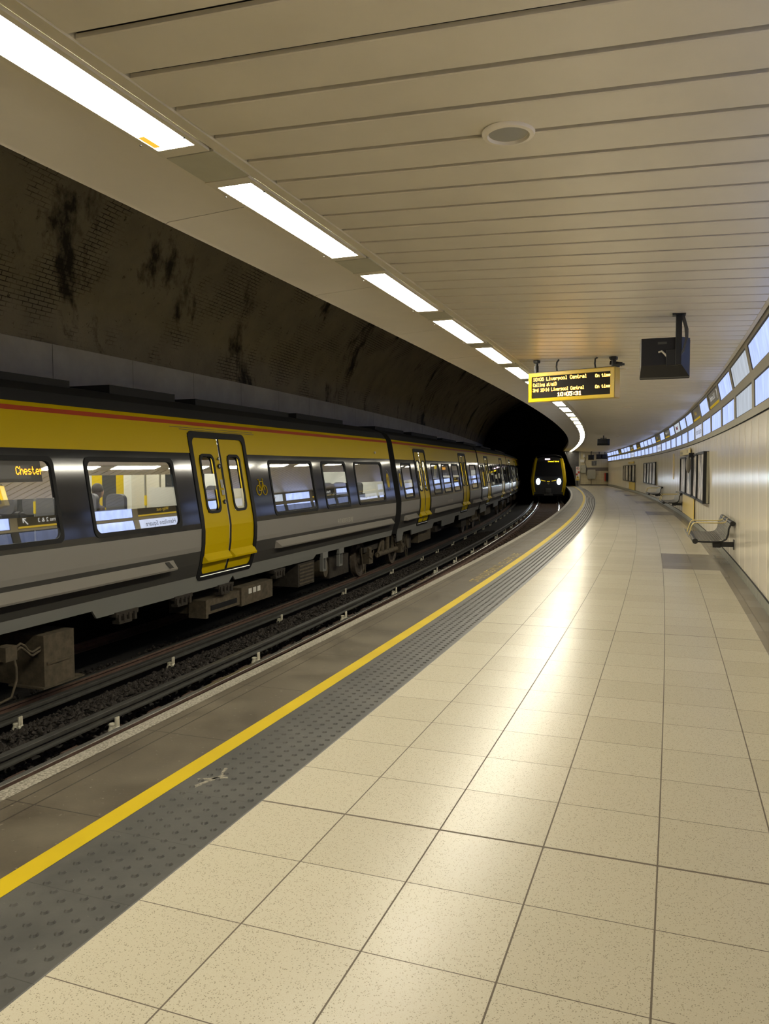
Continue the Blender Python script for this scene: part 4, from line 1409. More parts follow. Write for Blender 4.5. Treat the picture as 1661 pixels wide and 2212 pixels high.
# handle on the near ledge
mb = TMB()
c = carA
X_ = lambda s_: (s_ + 3.2) * carA.k
mb.poly([c.p(X_(7.52), pv(.2) + .03, .262), c.p(X_(7.62), pv(.2) + .03, .262), c.p(X_(7.62), pv(.2) + .115, .182), c.p(X_(7.52), pv(.2) + .115, .182)])
obj('ledge_fitting', mb, M_DGREY, train)
# lettering and emblems on the body side
mb = TMB()
add_text(mb, '94 70 0430002-8 GB-MRE', .16, lambda v: carA.side(X_(13.85) + v.x, .425 + v.y, .004), 0, 'LEFT', .56)
obj('vehicle_number', mb, M_TEXTP, train, fix=False)
XB = lambda s_: (s_ - 18.27) * carB.k
mb = TMB()
add_text(mb, '94 70 0430002-8 GB-MRE', .16, lambda v: carB.side(XB(24.6) + v.x, .425 + v.y, .004), 0, 'LEFT', .56)
obj('vehicle_number', mb, M_TEXTP, train, fix=False)
def emblem(car, x, z, nm='line_emblem'):
    mb = TMB()
    ring = [(x + .17 * math.cos(2 * math.pi * k / 28), z + .27 * math.sin(2 * math.pi * k / 28)) for k in range(28)]
    i1 = [mb.vert(car.side(a, b, .004)) for a, b in ring]
    i2 = [mb.vert(car.side(x + (a - x) * .88, z + (b - z) * .92, .004)) for a, b in ring]
    for k in range(28): mb.face([i1[k], i1[(k + 1) % 28], i2[(k + 1) % 28], i2[k]], 1)
    ring2 = [(x + .115 * math.cos(2 * math.pi * k / 24), z + .19 * math.sin(2 * math.pi * k / 24)) for k in range(24)]
    mb.poly([car.side(a, b, .004) for a, b in ring2], 0)
    add_text(mb, 'M', .26, lambda v: car.side(x + v.x, z + v.y, .006), 2, 'CENTER', .75)
    obj(nm, mb, [M_YEL, M_DGREY, M_TEXTK], train, fix=False)
emblem(carA, X_(17.45), 1.26); emblem(carB, XB(18.5), 1.26)
# bicycle symbol
mb = TMB()
bx, bz = X_(10.55), 1.20
def bq(a, b): return carA.side(bx + a, bz + b, .005)
for cx in (-.115, .115):
    pts = [bq(cx + .085 * math.cos(2 * math.pi * k / 20), .0 + .085 * math.sin(2 * math.pi * k / 20)) for k in range(21)]
    mb.tube(pts, .009, 6)
for pts in ([(-.115, 0), (-.06, .15), (.07, .15), (.115, 0)], [(-.06, .15), (.0, .0), (.07, .15)], [(-.115, 0), (0, 0)], [(-.06, .15), (-.075, .19), (-.12, .19)], [(.07, .15), (.065, .19), (.1, .19), (.06, .20)]):
    mb.tube([bq(a, b) for a, b in pts], .009, 6)
obj('bicycle_symbol', mb, M_YEL, train)
# body-side lamp
mb = TMB(); mb.lathe([(.03, 0), (.03, .03)], 12, 0, 'z', (0, 0, 0))
mb2 = TMB()
for v in mb.v: mb2.vert(carA.side(X_(16.7), 1.97, .02) + carA.t * v.x + Vector((0, 0, 1)) * v.y + carA.n * v.z)
for f_ in mb.f: mb2.face(f_)
obj('side_lamp', mb2, M_WHITE, train)
# destination display behind the first window
disp_z = 1.555
mb = TMB()
q0, q1 = X_(3.5), X_(5.36)
mb.poly([carA.side(q0, 1.44, -.009), carA.side(q1, 1.44, -.009), carA.side(q1, 1.70, -.009), carA.side(q0, 1.70, -.009)], 0)
mb.poly([carA.side(q0, 1.475, -.007), carA.side(q1 - .18, 1.475, -.007), carA.side(q1 - .18, 1.625, -.007), carA.side(q0, 1.625, -.007)], 1)
dd = obj('destination_display', mb, [M_BEZEL, M_DGREY], train)
mb = TMB(); tmp = TMB()
led(tmp, 'Chester', 0, 0, .0122)
for v in tmp.v: mb.vert(carA.side(X_(4.98) + v.x * .86, 1.612 + v.y * 1.05, -.004))
for f_ in tmp.f: mb.face(f_)
o = obj('led_text', mb, M_LED, train, fix=False); o.parent = dd
# hanging display inside the fifth window, two lines
mb = TMB(); qx = X_(16.95)
mb.poly([carA.p(qx - .55, .1, 1.62), carA.p(qx + .75, .1, 1.62), carA.p(qx + .75, .1, 1.87), carA.p(qx - .55, .1, 1.87)], 0)
dd = obj('passenger_display', mb, M_DGREY, train)
mb = TMB(); tmp = TMB()
led(tmp, 'Chester', 0, 0, .0135); led(tmp, 'The next s', .2, -.13, .0135)
for v in tmp.v: mb.vert(carA.p(qx - .25 + v.x, .108, 1.84 + v.y * .9))
for f_ in tmp.f: mb.face(f_)
o = obj('led_text', mb, M_LED, train, fix=False); o.parent = dd
# small display in second car window
mb = TMB()
mb.poly([carB.side(XB(24.25), 1.42, -.05), carB.side(XB(25.45), 1.42, -.05), carB.side(XB(25.45), 1.70, -.05), carB.side(XB(24.25), 1.70, -.05)])
dd = obj('destination_display', mb, M_BEZEL, train)
mb = TMB(); tmp = TMB(); led(tmp, 'Chester', 0, 0, .0165)
for v in tmp.v: mb.vert(carB.side(XB(24.45) + v.x, 1.64 + v.y, -.042))
for f_ in tmp.f: mb.face(f_)
o = obj('led_text', mb, M_LED, train, fix=False); o.parent = dd
# notices on the screens by the door
mb = TMB()
def board(car, x, v, z, w, h, m):
    mb.poly([car.p(x - w / 2, v, z - h / 2), car.p(x + w / 2, v, z - h / 2), car.p(x + w / 2, v, z + h / 2), car.p(x - w / 2, v, z + h / 2)], m)
board(carA, X_(10.75), -1.19, 1.93, .28, .26, 0); board(carA, X_(10.85), -1.19, 1.36, .36, .42, 1); board(carA, X_(10.80), -1.185, 1.40, .2, .16, 0); board(carA, X_(11.0), -1.185, 1.08, .2, .26, 2)
board(carA, X_(16.0), -1.19, 1.95, .25, .2, 0)
obj('safety_notice', mb, [M_GREEN, M_WHITE, M_ORANGE], train)

# a passenger seen through the third window
def skin_figure(name, pts, edges, rad, root_i, mtl, parent, levels=1):
    me = bpy.data.meshes.new(name)
    me.from_pydata([tuple(p) for p in pts], edges, [])
    o = bpy.data.objects.new(name, me); COL.objects.link(o)
    md = o.modifiers.new('skin', 'SKIN')
    for k, r_ in enumerate(rad):
        me.skin_vertices[0].data[k].radius = (r_, r_)
    me.skin_vertices[0].data[root_i].use_root = True
    sb = o.modifiers.new('sub', 'SUBSURF'); sb.levels = levels + 1; sb.render_levels = levels + 1
    dg = bpy.context.evaluated_depsgraph_get()
    m2 = bpy.data.meshes.new_from_object(o.evaluated_get(dg))
    o.modifiers.clear(); o.data = m2
    m2.materials.clear(); m2.materials.append(mtl)
    m2.polygons.foreach_set('use_smooth', [True] * len(m2.polygons))
    o.parent = parent
    return o
px, pvv = X_(7.98), -.18
ploc = carA.p(px, pvv, 0)
person = thing('person', 'seated passenger in a brown coat with dark hair, looking down, behind the train window', 'person', ploc)
T_, N_, Z_ = carA.t, carA.n, Vector((0, 0, 1))
def B(x, v, z): return T_ * x + N_ * v + Z_ * z
bp = [B(0, 0, .56), B(.02, 0, .80), B(.05, 0, 1.02), B(.10, 0, 1.12), B(.13, 0, 1.20),                    # pelvis .. neck
      B(.16, 0, 1.30), B(.18, 0, 1.37),                                                                   # head
      B(.03, .19, 1.03), B(.10, .25, .80), B(.30, .16, .86),                                              # right arm
      B(.03, -.19, 1.03), B(.10, -.25, .80), B(.30, -.12, .86),                                           # left arm
      B(.02, .10, .52), B(.42, .12, .52), B(.44, .12, .10), B(.56, .12, .05),
      B(.02, -.10, .52), B(.42, -.12, .52), B(.44, -.12, .10), B(.56, -.12, .05)]
be = [(0, 1), (1, 2), (2, 3), (3, 4), (4, 5), (5, 6), (2, 7), (7, 8), (8, 9), (2, 10), (10, 11), (11, 12), (0, 13), (13, 14), (14, 15), (15, 16), (0, 17), (17, 18), (18, 19), (19, 20)]
br = [.16, .16, .17, .08, .055, .085, .08, .075, .055, .04, .075, .055, .04, .09, .07, .05, .045, .09, .07, .05, .045]
skin_figure('body', bp, be, br, 0, M_COAT, person)
mb = TMB()
for k in range(10):
    pass
hd = B(.175, 0, 1.35)
def ball(mb, c, rx, ry, rz_, n=14, m=0, z0=-1.0):
    rings = []
    for j in range(9):
        a = math.pi * j / 8
        zz = math.cos(a)
        if zz < z0: zz = z0
        r_ = math.sqrt(max(0, 1 - zz * zz))
        rings.append([mb.vert(c + T_ * (rx * r_ * math.cos(2 * math.pi * k / n)) + N_ * (ry * r_ * math.sin(2 * math.pi * k / n)) + Z_ * (rz_ * zz)) for k in range(n)])
    for r0, r1 in zip(rings[:-1], rings[1:]):
        for k in range(n): mb.face([r0[k], r0[(k + 1) % n], r1[(k + 1) % n], r1[k]], m)
mb = TMB(); ball(mb, hd + B(.035, 0, -.03), .085, .072, .105); 
mb.poly([hd + B(.12, -.012, -.03), hd + B(.12, .012, -.03), hd + B(.145, 0, -.055)]); mb.poly([hd + B(.12, -.012, -.03), hd + B(.145, 0, -.055), hd + B(.118, 0, -.06)]); mb.poly([hd + B(.12, .012, -.03), hd + B(.145, 0, -.055), hd + B(.118, 0, -.06)])
obj('face', mb, M_SKIN, person, smooth=60, local=True)
mb = TMB(); ball(mb, hd + B(0, 0, .015), .105, .09, .105, 14, 0, -.35); obj('hair', mb, M_HAIR, person, smooth=60, local=True)
for sg in (.16, -.12):
    mb = TMB()
    base = B(.31, sg, .87)
    mb.tube([base, base + B(.05, 0, .01), base + B(.09, 0, .0)], [.028, .036, .030], 8)
    for q in range(4):
        f0 = base + B(.085, -.03 + .02 * q, .0)
        mb.tube([f0, f0 + B(.03, 0, .004), f0 + B(.05, 0, -.012), f0 + B(.055, 0, -.03)], [.0095, .009, .008, .006], 6)
    th_ = base + B(.04, -.03 if sg > 0 else .03, .005)
    mb.tube([th_, th_ + B(.03, -.02 if sg > 0 else .02, .015), th_ + B(.055, -.022 if sg > 0 else .022, .01)], [.011, .010, .007], 6)
    obj('hand', mb, M_SKIN, person, smooth=60, local=True)

# ---- the oncoming train on the near track
UN = -1.40
SF = 64.0
t2 = thing('train', 'oncoming train with bright headlights on the near track, display Liverpool Central', 'train', at(SF, UN, ZR))
def F2(x, v, z):
    """x backwards from the nose, v to the right"""
    q = frame(SF, UN, 0) @ Vector((x, -v, z))
    return q
HW = 1.42
mb = MB()
# nose loft: cross-sections from the face backwards
secs = []
for x, sc2, zt, zb in ((0.0, .90, 2.55, -.55), (.10, .96, 2.62, -.62), (.35, 1.0, 2.70, -.66), (1.2, 1.0, 2.76, -.66), (17.0, 1.0, 2.76, -.4)):
    pr = [(-.92, zb), (.92, zb), (1.0, -.1), (1.06, .55), (1.0, 1.3), (.92, 2.05), (.74, zt - .12), (.42, zt), (-.42, zt), (-.74, zt - .12), (-.92, 2.05), (-1.0, 1.3), (-1.06, .55), (-1.0, -.1)]
    off = 0
    lean = lambda z: (.38 * max(0, (z - .75) / 1.9) ** 1.6 + (.22 * max(0, (.5 - z)) if z < .5 else 0)) if x < .2 else 0
    secs.append([F2(x + (lean(z) if x < .4 else 0), v * HW * sc2 / 1.03, z) for v, z in pr])
ids = [[mb.vert(p_) for p_ in s_] for s_ in secs]
n = 14
for q, (r0, r1) in enumerate(zip(ids[:-1], ids[1:])):
    for k in range(n):
        sidef = k in (1, 2, 3, 4, 10, 11, 12, 13, 5, 9)
        m_ = 0
        if q == 1 or q == 0: m_ = 1 if k in (1, 2, 3, 4, 9, 10, 11, 12, 13) else 0
        if q >= 2: m_ = 2 if k in (6, 7, 8) else (0 if k in (3, 11) else (3 if k in (1, 2, 12, 13) else (1 if k in (4, 5, 9, 10) else 2)))
        mb.face([r0[k], r0[(k + 1) % n], r1[(k + 1) % n], r1[k]], m_)
mb.face(ids[0][::-1], 0)
obj('carriage_body', mb, [mat('nose_black', (.012, .012, .014), .35, 0, .3), M_YEL, M_ROOF, M_SILV], t2, smooth=25)
def fx(z): return .38 * max(0, (z - .75) / 1.9) ** 1.6 + (.22 * max(0, (.5 - z)) if z < .5 else 0)
def FF(v, z, d=.03): return F2(fx(z) - d, v, z)
# yellow corner pillars on the face
for sg in (-1, 1):
    mb = MB()
    zz = [-.35, .1, .55, 1.0, 1.5, 2.0, 2.42]
    hw = [1.16, 1.24, 1.30, 1.27, 1.22, 1.16, 1.06]
    wd = [.10, .11, .10, .13, .15, .17, .16]
    for k in range(6):
        mb.poly([FF(sg * hw[k], zz[k]), FF(sg * (hw[k] - wd[k]), zz[k]), FF(sg * (hw[k + 1] - wd[k + 1]), zz[k + 1]), FF(sg * hw[k + 1], zz[k + 1])])
        mb.poly([FF(sg * hw[k], zz[k]), F2(.38, sg * (hw[k] + .1), zz[k]), F2(.38, sg * (hw[k + 1] + .1), zz[k + 1]), FF(sg * hw[k + 1], zz[k + 1])])
    obj('corner_pillar', mb, M_YEL, t2)
# windscreen
mb = MB()
zz = [.95, 1.4, 1.8, 2.2]
hw = [1.08, 1.05, 1.0, .93]
for k in range(3):
    mb.poly([FF(-hw[k], zz[k], .02), FF(hw[k], zz[k], .02), FF(hw[k + 1], zz[k + 1], .02), FF(-hw[k + 1], zz[k + 1], .02)])
obj('windscreen', mb, M_DARK, t2)
# headlights
for sg in (-1, 1):
    mb = MB()
    c = FF(sg * .84, .52, .05)
    for r_ in (.22,):
        ring = [FF(sg * .84 + r_ * .8 * math.cos(2 * math.pi * k / 20), .52 + r_ * 1.25 * math.sin(2 * math.pi * k / 20), .06) for k in range(20)]
        mb.poly(ring, 0)
        ring2 = [FF(sg * .84 + r_ * 1.15 * math.cos(2 * math.pi * k / 20), .52 + r_ * 1.5 * math.sin(2 * math.pi * k / 20), .03) for k in range(20)]
        for k in range(20):
            mb.poly([ring[k], ring[(k + 1) % 20], ring2[(k + 1) % 20], ring2[k]], 1)
    obj('headlight', mb, [M_HEADL, M_RUB], t2)
    ld = bpy.data.lights.new('headlight_beam', 'SPOT')
    ld.energy = 160; ld.spot_size = math.radians(34); ld.spot_blend = .8; ld.color = (.8, .9, 1.0); ld.shadow_soft_size = .1; ld.specular_factor = .12
    lo = bpy.data.objects.new('headlight_beam', ld); COL.objects.link(lo)
    lo.parent = t2
    lo.location = FF(sg * .84, .52, .12) - t2.location
    fwd_ = (at(SF - 20, UN, .1) - at(SF, UN, .5)).normalized()
    lo.rotation_euler = fwd_.to_track_quat('-Z', 'Y').to_euler()
# lit yellow strips between the headlights
mb = MB()
for pts in ([(-.62, .66), (-.25, .58), (-.25, .535), (-.62, .61)], [(.62, .66), (.25, .58), (.25, .535), (.62, .61)], [(-.12, .55), (.10, .55), (.10, .505), (-.12, .505)]):
    mb.poly([FF(a, b, .035) for a, b in pts])
obj('nose_strip', mb, M_YGLOW, t2)
# ring emblem with lettering
mb = MB()
i1 = [mb.vert(FF(0 + .07 * math.cos(2 * math.pi * k / 18), .38 + .07 * math.sin(2 * math.pi * k / 18), .035)) for k in range(18)]
i2 = [mb.vert(FF(0 + .05 * math.cos(2 * math.pi * k / 18), .38 + .05 * math.sin(2 * math.pi * k / 18), .035)) for k in range(18)]
for k in range(18): mb.face([i1[k], i1[(k + 1) % 18], i2[(k + 1) % 18], i2[k]])
obj('nose_emblem', mb, M_TEXTP, t2)
# marker lamp, display, coupler, obstacle deflector
mb = MB()
mb.poly([FF(-.30, 2.33, .04), FF(.10, 2.33, .04), FF(.10, 2.42, .04), FF(-.30, 2.42, .04)])
obj('marker_light', mb, M_MARK, t2)
mb = MB()
mb.poly([FF(-.08, 2.02, .03), FF(.86, 2.02, .03), FF(.86, 2.28, .03), FF(-.08, 2.28, .03)])
dd = obj('destination_display', mb, M_SCREEN, t2)
mb = MB(); tmp = MB(); led(tmp, 'Liverpool Central', 0, 0, .0100, adv=5.3)
for v in tmp.v: mb.vert(FF(-.05 + v.x, 2.24 + v.y * 1.5, .045))
for f_ in tmp.f: mb.face(f_)
o = obj('led_text', mb, emit('yellow_led', (1.0, .72, .02), 3.5, False), t2, fix=False); o.parent = dd
mb = MB()
for (v0, v1, z0, z1, x0, x1) in ((-.22, .22, -.42, -.05, -.25, .3), (-.14, .14, -.34, -.1, -.42, -.25), (-.35, .35, -.62, -.5, -.12, .2)):
    pts = [F2(x, v, z) for z in (z0, z1) for x, v in ((x0, v0), (x1, v0), (x1, v1), (x0, v1))]
    i = [mb.vert(p_) for p_ in pts]
    for fc in ((0, 3, 2, 1), (4, 5, 6, 7), (0, 1, 5, 4), (1, 2, 6, 5), (2, 3, 7, 6), (3, 0, 4, 7)): mb.face([i[q] for q in fc])
obj('coupler', mb, M_DGREY, t2)
mb = MB(); mb.poly([F2(-.02, -.22, -.60), F2(-.02, .22, -.60), F2(-.02, .22, -.47), F2(-.02, -.22, -.47)]); obj('data_plate', mb, M_TEXTP, t2)
for sg in (-1, 1):
    mb = MB(); mb.tube([F2(.15, sg * .35, 1.0), F2(.22, sg * .3, 1.5)], .012, 6); obj('wiper', mb, M_RUB, t2)
b2 = bogie(t2, SF + 3.2, UN, 1.3, False, at, 1.0)

# ================================================================== HANGING DEPARTURE BOARD
p0 = at(10.55, 1.145, 0); p1 = at(10.1, 2.46, 0)
ax = (p1 - p0); bw = ax.length
mid = (p0 + p1) / 2
ang = math.atan2(ax.y, ax.x)
sign = thing('departure_board', 'yellow cased hanging departure board with amber lettering for Liverpool Central', 'departure board', (mid.x, mid.y, 2.6), ang)
# local: x to the right along the face, y away from the viewer, z up
BWd, BH, BD = bw, 0.447, 0.20
mb = MB()
xo, zo = BWd / 2, BH
sx0, sx1, sz0, sz1 = -xo + .055, xo - .065, .055, BH - .058
# front bezel ring
for (a, b, c_, d_) in ((-xo, xo, 0, sz0), (-xo, xo, sz1, BH), (-xo, sx0, sz0, sz1), (sx1, xo, sz0, sz1)):
    mb.box(((a + b) / 2, .012, (c_ + d_) / 2), (b - a, .024, d_ - c_))
mb.box((-xo + .004, BD / 2, BH / 2), (.008, BD, BH)); mb.box((xo - .004, BD / 2, BH / 2), (.008, BD, BH))
mb.box((0, BD / 2, .004), (BWd, BD, .008)); mb.box((0, BD / 2, BH - .004), (BWd, BD, .008)); mb.box((0, BD - .004, BH / 2), (BWd, .008, BH))
obj('case', mb, M_SIGNY, sign, local=True)
mb = MB(); mb.poly([(sx0, .016, sz0), (sx1, .016, sz0), (sx1, .016, sz1), (sx0, .016, sz1)]); scr = obj('screen', mb, M_SCREEN, sign, local=True)
sw, sh_ = sx1 - sx0, sz1 - sz0
mb = MB(); tmp = MB()
d = sw / 6.0 / 17.2
def row(txt, xf, zf, dx, dz, adv=5.6, bold=False):
    t_ = MB(); end = led(t_, txt, 0, 0, 1.0, 0, adv, bold)
    i0 = len(mb.v)
    for v in t_.v: mb.vert((sx0 + xf * sw + v.x * dx, .0115, sz1 - zf * sh_ + v.y * dz))
    for f_ in t_.f: mb.face([i0 + k for k in f_], 0)
    return end
dz = sh_ * .172 / 7.6
row('10:06 Liverpool Central', .015, .045, sw * .665 / 121.5, dz * 1.02)
row('On time', .815, .085, sw * .175 / 37.5, dz * .88)
row('Calling at:aiD', .015, .30, sw * .30 / 74.0, dz)
row('3rd 10:14 Liverpool Central', .015, .545, sw * .635 / 143.0, dz * .98)
row('On time', .815, .565, sw * .175 / 37.5, dz * .88)
o = obj('led_text', mb, M_LEDB, sign, local=True, fix=False); o.parent = scr
mb = MB()
row('10:05:31', .335, .78, sw * .31 / 45.5, dz * 1.12, 6, True)
o = obj('led_text', mb, M_LEDW, sign, local=True, fix=False); o.parent = scr
mb = MB()
mb.box((0, BD / 2, BH + .008), (BWd + .05, .06, .016))
mb.box((xo + .03, BD / 2 - .02, BH + .03), (.16, .03, .03))
obj('support_rail', mb, M_BLKM, sign, local=True)
hz = 3.235 - 2.6
for x, h_ in ((-xo + .09, hz + .02), (xo - .05, hz - .035)):
    mb = MB(); mb.tube([(x, BD / 2, BH + .01), (x, BD / 2, h_ - .05)], .024, 12); mb.tube([(x - .004, BD / 2, BH + .01), (x - .004, BD / 2, BH + .12)], .034, 12); mb.box((x, BD / 2, h_ - .02), (.085, .085, .05), 0, .008)
    obj('hanger', mb, M_BLKM, sign, smooth=40, local=True)
for x, h_ in ((-.26, hz), (.36, hz - .02)):
    mb = MB(); mb.tube([(x, BD / 2, BH + .01), (x - .012, BD / 2, BH + .08), (x - .004, BD / 2, BH + .15), (x + .03, BD / 2, h_)], .014, 8)
    obj('cable', mb, M_CABLE, sign, smooth=50, local=True)
cc = thing('security_camera', 'small black security camera on the ceiling above the departure board corner', 'camera', at(10.25, 2.42, zc(2.42)), ang)
mb = MB(); mb.lathe([(.05, 0), (.045, -.03), (.02, -.05), (.018, -.07)], 14); obj('mount', mb, M_BLK, cc, smooth=40, local=True)
mb = MB(); mb.tube([(-.03, -.02, -.085), (.14, .02, -.115)], .03, 10); obj('housing', mb, M_BLK, cc, smooth=40, local=True)

# ================================================================== HANGING MONITORS
def crt(label, s_, u_, ztop_ceil, w, h, dep, zc_, yaw=0.0, group='hanging monitors', face_cam=False):
    """a boxy monitor seen from behind: back shell towards the viewer"""
    base = at(s_, u_, 0)
    t = thing('monitor', label, 'monitor', (base.x, base.y, zc_), ang0(s_) + yaw, group)
    mb = MB()
    hw_, hh = w / 2, h / 2
    # frustum shell: y=0 at the back (towards the viewer), y=dep at the screen
    b = [(-hw_ * .93, 0, -hh * .45), (hw_ * .66, 0, -hh * .45), (hw_ * .66, 0, hh * .96), (-hw_ * .93, 0, hh * .96)]
    f = [(-hw_, dep * .55, -hh), (hw_, dep * .55, -hh), (hw_, dep * .55, hh), (-hw_, dep * .55, hh)]
    g = [(-hw_, dep, -hh), (hw_, dep, -hh), (hw_, dep, hh), (-hw_, dep, hh)]
    I = [[mb.vert(p_) for p_ in r_] for r_ in (b, f, g)]
    for r0, r1 in zip(I[:-1], I[1:]):
        for k in range(4): mb.face([r0[k], r0[(k + 1) % 4], r1[(k + 1) % 4], r1[k]])
    mb.face(I[0]); mb.face(I[2])
    obj('shell', mb, M_BLK, t, local=True)
    mb = MB(); mb.box((0, dep + .012, 0), (w + .012, .024, h + .012), 0, .008); obj('bezel', mb, M_BLKM, t, local=True)
    return t
def ang0(s_):
    return rotz(s_) - math.pi / 2
m1 = crt('large black monitor hanging from the ceiling near the right wall, seen from behind', 7.0, 3.13, 3.15, .50, .40, .30, 2.745)
mb = MB(); px_ = .135
mb.box((px_, -.03, .16), (.062, .05, .52), 0, .006); mb.box((px_, -.03, .415), (.13, .13, .012))
mb.box((px_ - .06, .0, -.02), (.12, .08, .17), 0, .006)
obj('mounting_post', mb, M_BLKM, m1, local=True)
mb = MB(); mb.tube([(px_ + .03, -.03, .41), (px_ + .065, -.04, .28), (px_ + .075, -.05, .16), (px_ + .05, -.05, .05), (px_ + .02, -.04, .0)], .013, 8)
mb.tube([(px_ + .045, -.03, .41), (px_ + .085, -.045, .26), (px_ + .085, -.05, .16), (px_ + .05, -.05, .03)], .008, 6)
obj('cable', mb, M_CABLE, m1, smooth=50, local=True)
mb = MB(); mb.tube([(-.06, -.012, .04), (-.03, -.025, .05), (.0, -.025, .02), (.03, -.02, -.02), (.07, -.02, -.03)], .010, 6); obj('pale_lead', mb, M_TEXTP, m1, smooth=50, local=True)
mb = MB(); mb.poly([(-.07, -.002, .125), (.02, -.002, .125), (.02, -.002, .15), (-.07, -.002, .15)]); obj('data_plate', mb, M_DGREY, m1, local=True)
m2 = crt('small monitor hanging from the ceiling midway along the platform', 39.0, 1.77, 3.2, .60, .32, .14, 2.86)
mb = MB(); mb.tube([(0, .03, .1), (0, .03, .33)], .03, 8); mb.box((0, .03, .19), (.3, .05, .03)); obj('mounting_post', mb, M_BLKM, m2, local=True)
for q, (u_, w_, z_, lb) in enumerate(((2.52, .52, 2.52, 'leftmost of the three black monitors before the tiled end wall'), (3.24, .50, 2.58, 'middle of the three black monitors before the tiled end wall'), (3.76, .50, 2.58, 'rightmost of the three black monitors before the tiled end wall'))):
    t = crt(lb, 73.2, u_, 3.0, w_, .44, .3, z_)
    mb = MB(); mb.box((0, .1, .42), (.07, .07, .5)); mb.tube([(.02, .1, .5), (.18, .1, .62)], .02, 6); obj('mounting_post', mb, M_BLKM, t, local=True)

# ================================================================== BENCHES
def bench(s_, label, first=None, length=1.85):
    loc = at(s_, 4.2, 0)
    if first is not None:
        return dup(first, loc, rotz(s_ + .9), label, 'wall benches')
    t = thing('bench', label, 'bench', loc, rotz(s_ + .9), 'wall benches')
    # local: x along the wall away from the viewer, y out from the wall (towards the tracks)
    prof = []
    ctrl = [(.66, .505), (.62, .475), (.53, .452), (.38, .447), (.24, .447), (.16, .462), (.12, .50), (.10, .56), (.095, .62), (.075, .69), (.045, .735), (.01, .745), (-.012, .72)]
    # front roll
    mb = MB()
    def P2(k):
        return ctrl[k]
    # wire mesh: rods along the profile and cross rods along the length
    n_r = 27
    for k in range(n_r):
        x = .02 + (length - .04) * k / (n_r - 1)
        mb.tube([(x, y, z) for y, z in ctrl], .0042, 4)
    for (y0, z0), (y1, z1) in zip(ctrl[:-1], ctrl[1:]):
        nn = 3
        for q in range(nn):
            y, z = y0 + (y1 - y0) * q / nn, z0 + (z1 - z0) * q / nn
            mb.tube([(0.0, y, z), (length, y, z)], .0036, 4)
    obj('seat_mesh', mb, M_STEEL, t, local=True)
    mb = MB()
    mb.tube([(-.006, .555, .432), (length + .006, .555, .432)], .042, 16)
    obj('front_tube', mb, M_BLKM, t, smooth=40, local=True)
    mb = MB()
    mb.tube([(-.006, .025, .715), (length + .006, .025, .715)], .040, 16)
    obj('back_tube', mb, M_BLKM, t, smooth=40, local=True)
    for x in (.012, length / 2, length - .012):
        mb = MB()
        pr = [(.57, .43), (.45, .425), (.28, .425), (.17, .435), (.11, .475), (.083, .55), (.078, .63), (.05, .70)]
        mb.tube([(x, y, z) for y, z in pr], .014, 8)
        obj('side_frame', mb, M_BLKM, t, smooth=40, local=True)
    for x in (.10, length - .10):
        mb = MB()
        mb.box((x, .24, .385), (.10, .12, .10), 0, .006); mb.box((x, .10, .385), (.07, .22, .075), 0, .004); mb.box((x, -.004, .385), (.12, .014, .15))
        obj('wall_bracket', mb, M_BLKM, t, local=True)
    for x in (length * .33, length * .67):
        mb = MB()
        mb.tube([(x, .625, .475), (x, .60, .56), (x, .575, .64), (x, .55, .672), (x, .50, .680), (x, .30, .680), (x, .12, .682), (x, .07, .70), (x, .045, .76)], .0095, 8)
        obj('armrest', mb, M_YPALE, t, smooth=50, local=True)
    return t
b1 = bench(11.2, 'nearest wire mesh bench with two cream armrests on the right wall')
bench(25.0, 'middle wire mesh bench, left of the yellow panel on the right wall', b1)
bench(33.9, 'farthest wire mesh bench along the right wall', b1)

# ================================================================== POSTERS AND PANELS ON THE RIGHT WALL
PW = [mat_poster('poster_print_a', 1.0, (.85, .78, .66)), mat_poster('poster_print_b', 2.3, (.78, .70, .58)), mat_poster('poster_print_c', 4.1, (.85, .76, .63)), mat_poster('poster_print_d', 6.2, (.72, .66, .57))]
def poster(s0, s1, z0, z1, label, k, group, dep=.13, bar=.30):
    t = thing('poster_case', label, 'poster case', at((s0 + s1) / 2, 4.21, z0), 0, group)
    u0 = 4.21 - dep
    mb = MB()
    mb.sbox(s0, s0 + .06, u0, 4.215, z0, z1); mb.sbox(s1 - .06, s1, u0, 4.215, z0, z1)
    mb.sbox(s0 + .06, s1 - .06, u0, 4.215, z0, z0 + .05); mb.sbox(s0 + .06, s1 - .06, u0, 4.215, z1 - .05, z1)
    obj('frame', mb, M_BLK, t)
    mb = MB(); mb.sbox(s0 - .012, s1 + .012, u0 + dep * .55, 4.2, z0 + .012, z1 - .012); obj('back_box', mb, M_BOXG, t)
    mb = MB(); mb.sweep([(u0 + .03, z0 + .05), (u0 + .03, z1 - .05)], sr(s0 + .06, s1 - .06, 1.0), closed=False); obj('poster', mb, PW[k % 4], t)
    return t
poster(16.5, 18.45, .78, 1.93, 'nearest poster case, its dark end frame towards the camera', 0, 'poster cases on the right wall')
poster(18.6, 20.0, .79, 1.92, 'second poster case from the near end of the large poster group', 1, 'poster cases on the right wall')
poster(20.3, 22.3, .79, 1.90, 'third poster case, above the near half of the pale yellow panel', 2, 'poster cases on the right wall')
poster(22.5, 24.5, .79, 1.89, 'farthest poster case of the group above the pale yellow panel', 3, 'poster cases on the right wall')
for k, (a, b) in enumerate(((37.3, 39.1), (39.2, 40.9), (41.0, 42.6), (42.7, 44.5))):
    poster(a, b, .74, 1.86, '%s case from the near end of the middle poster group' % ORD[k], k + 1, 'poster cases on the right wall', .10)
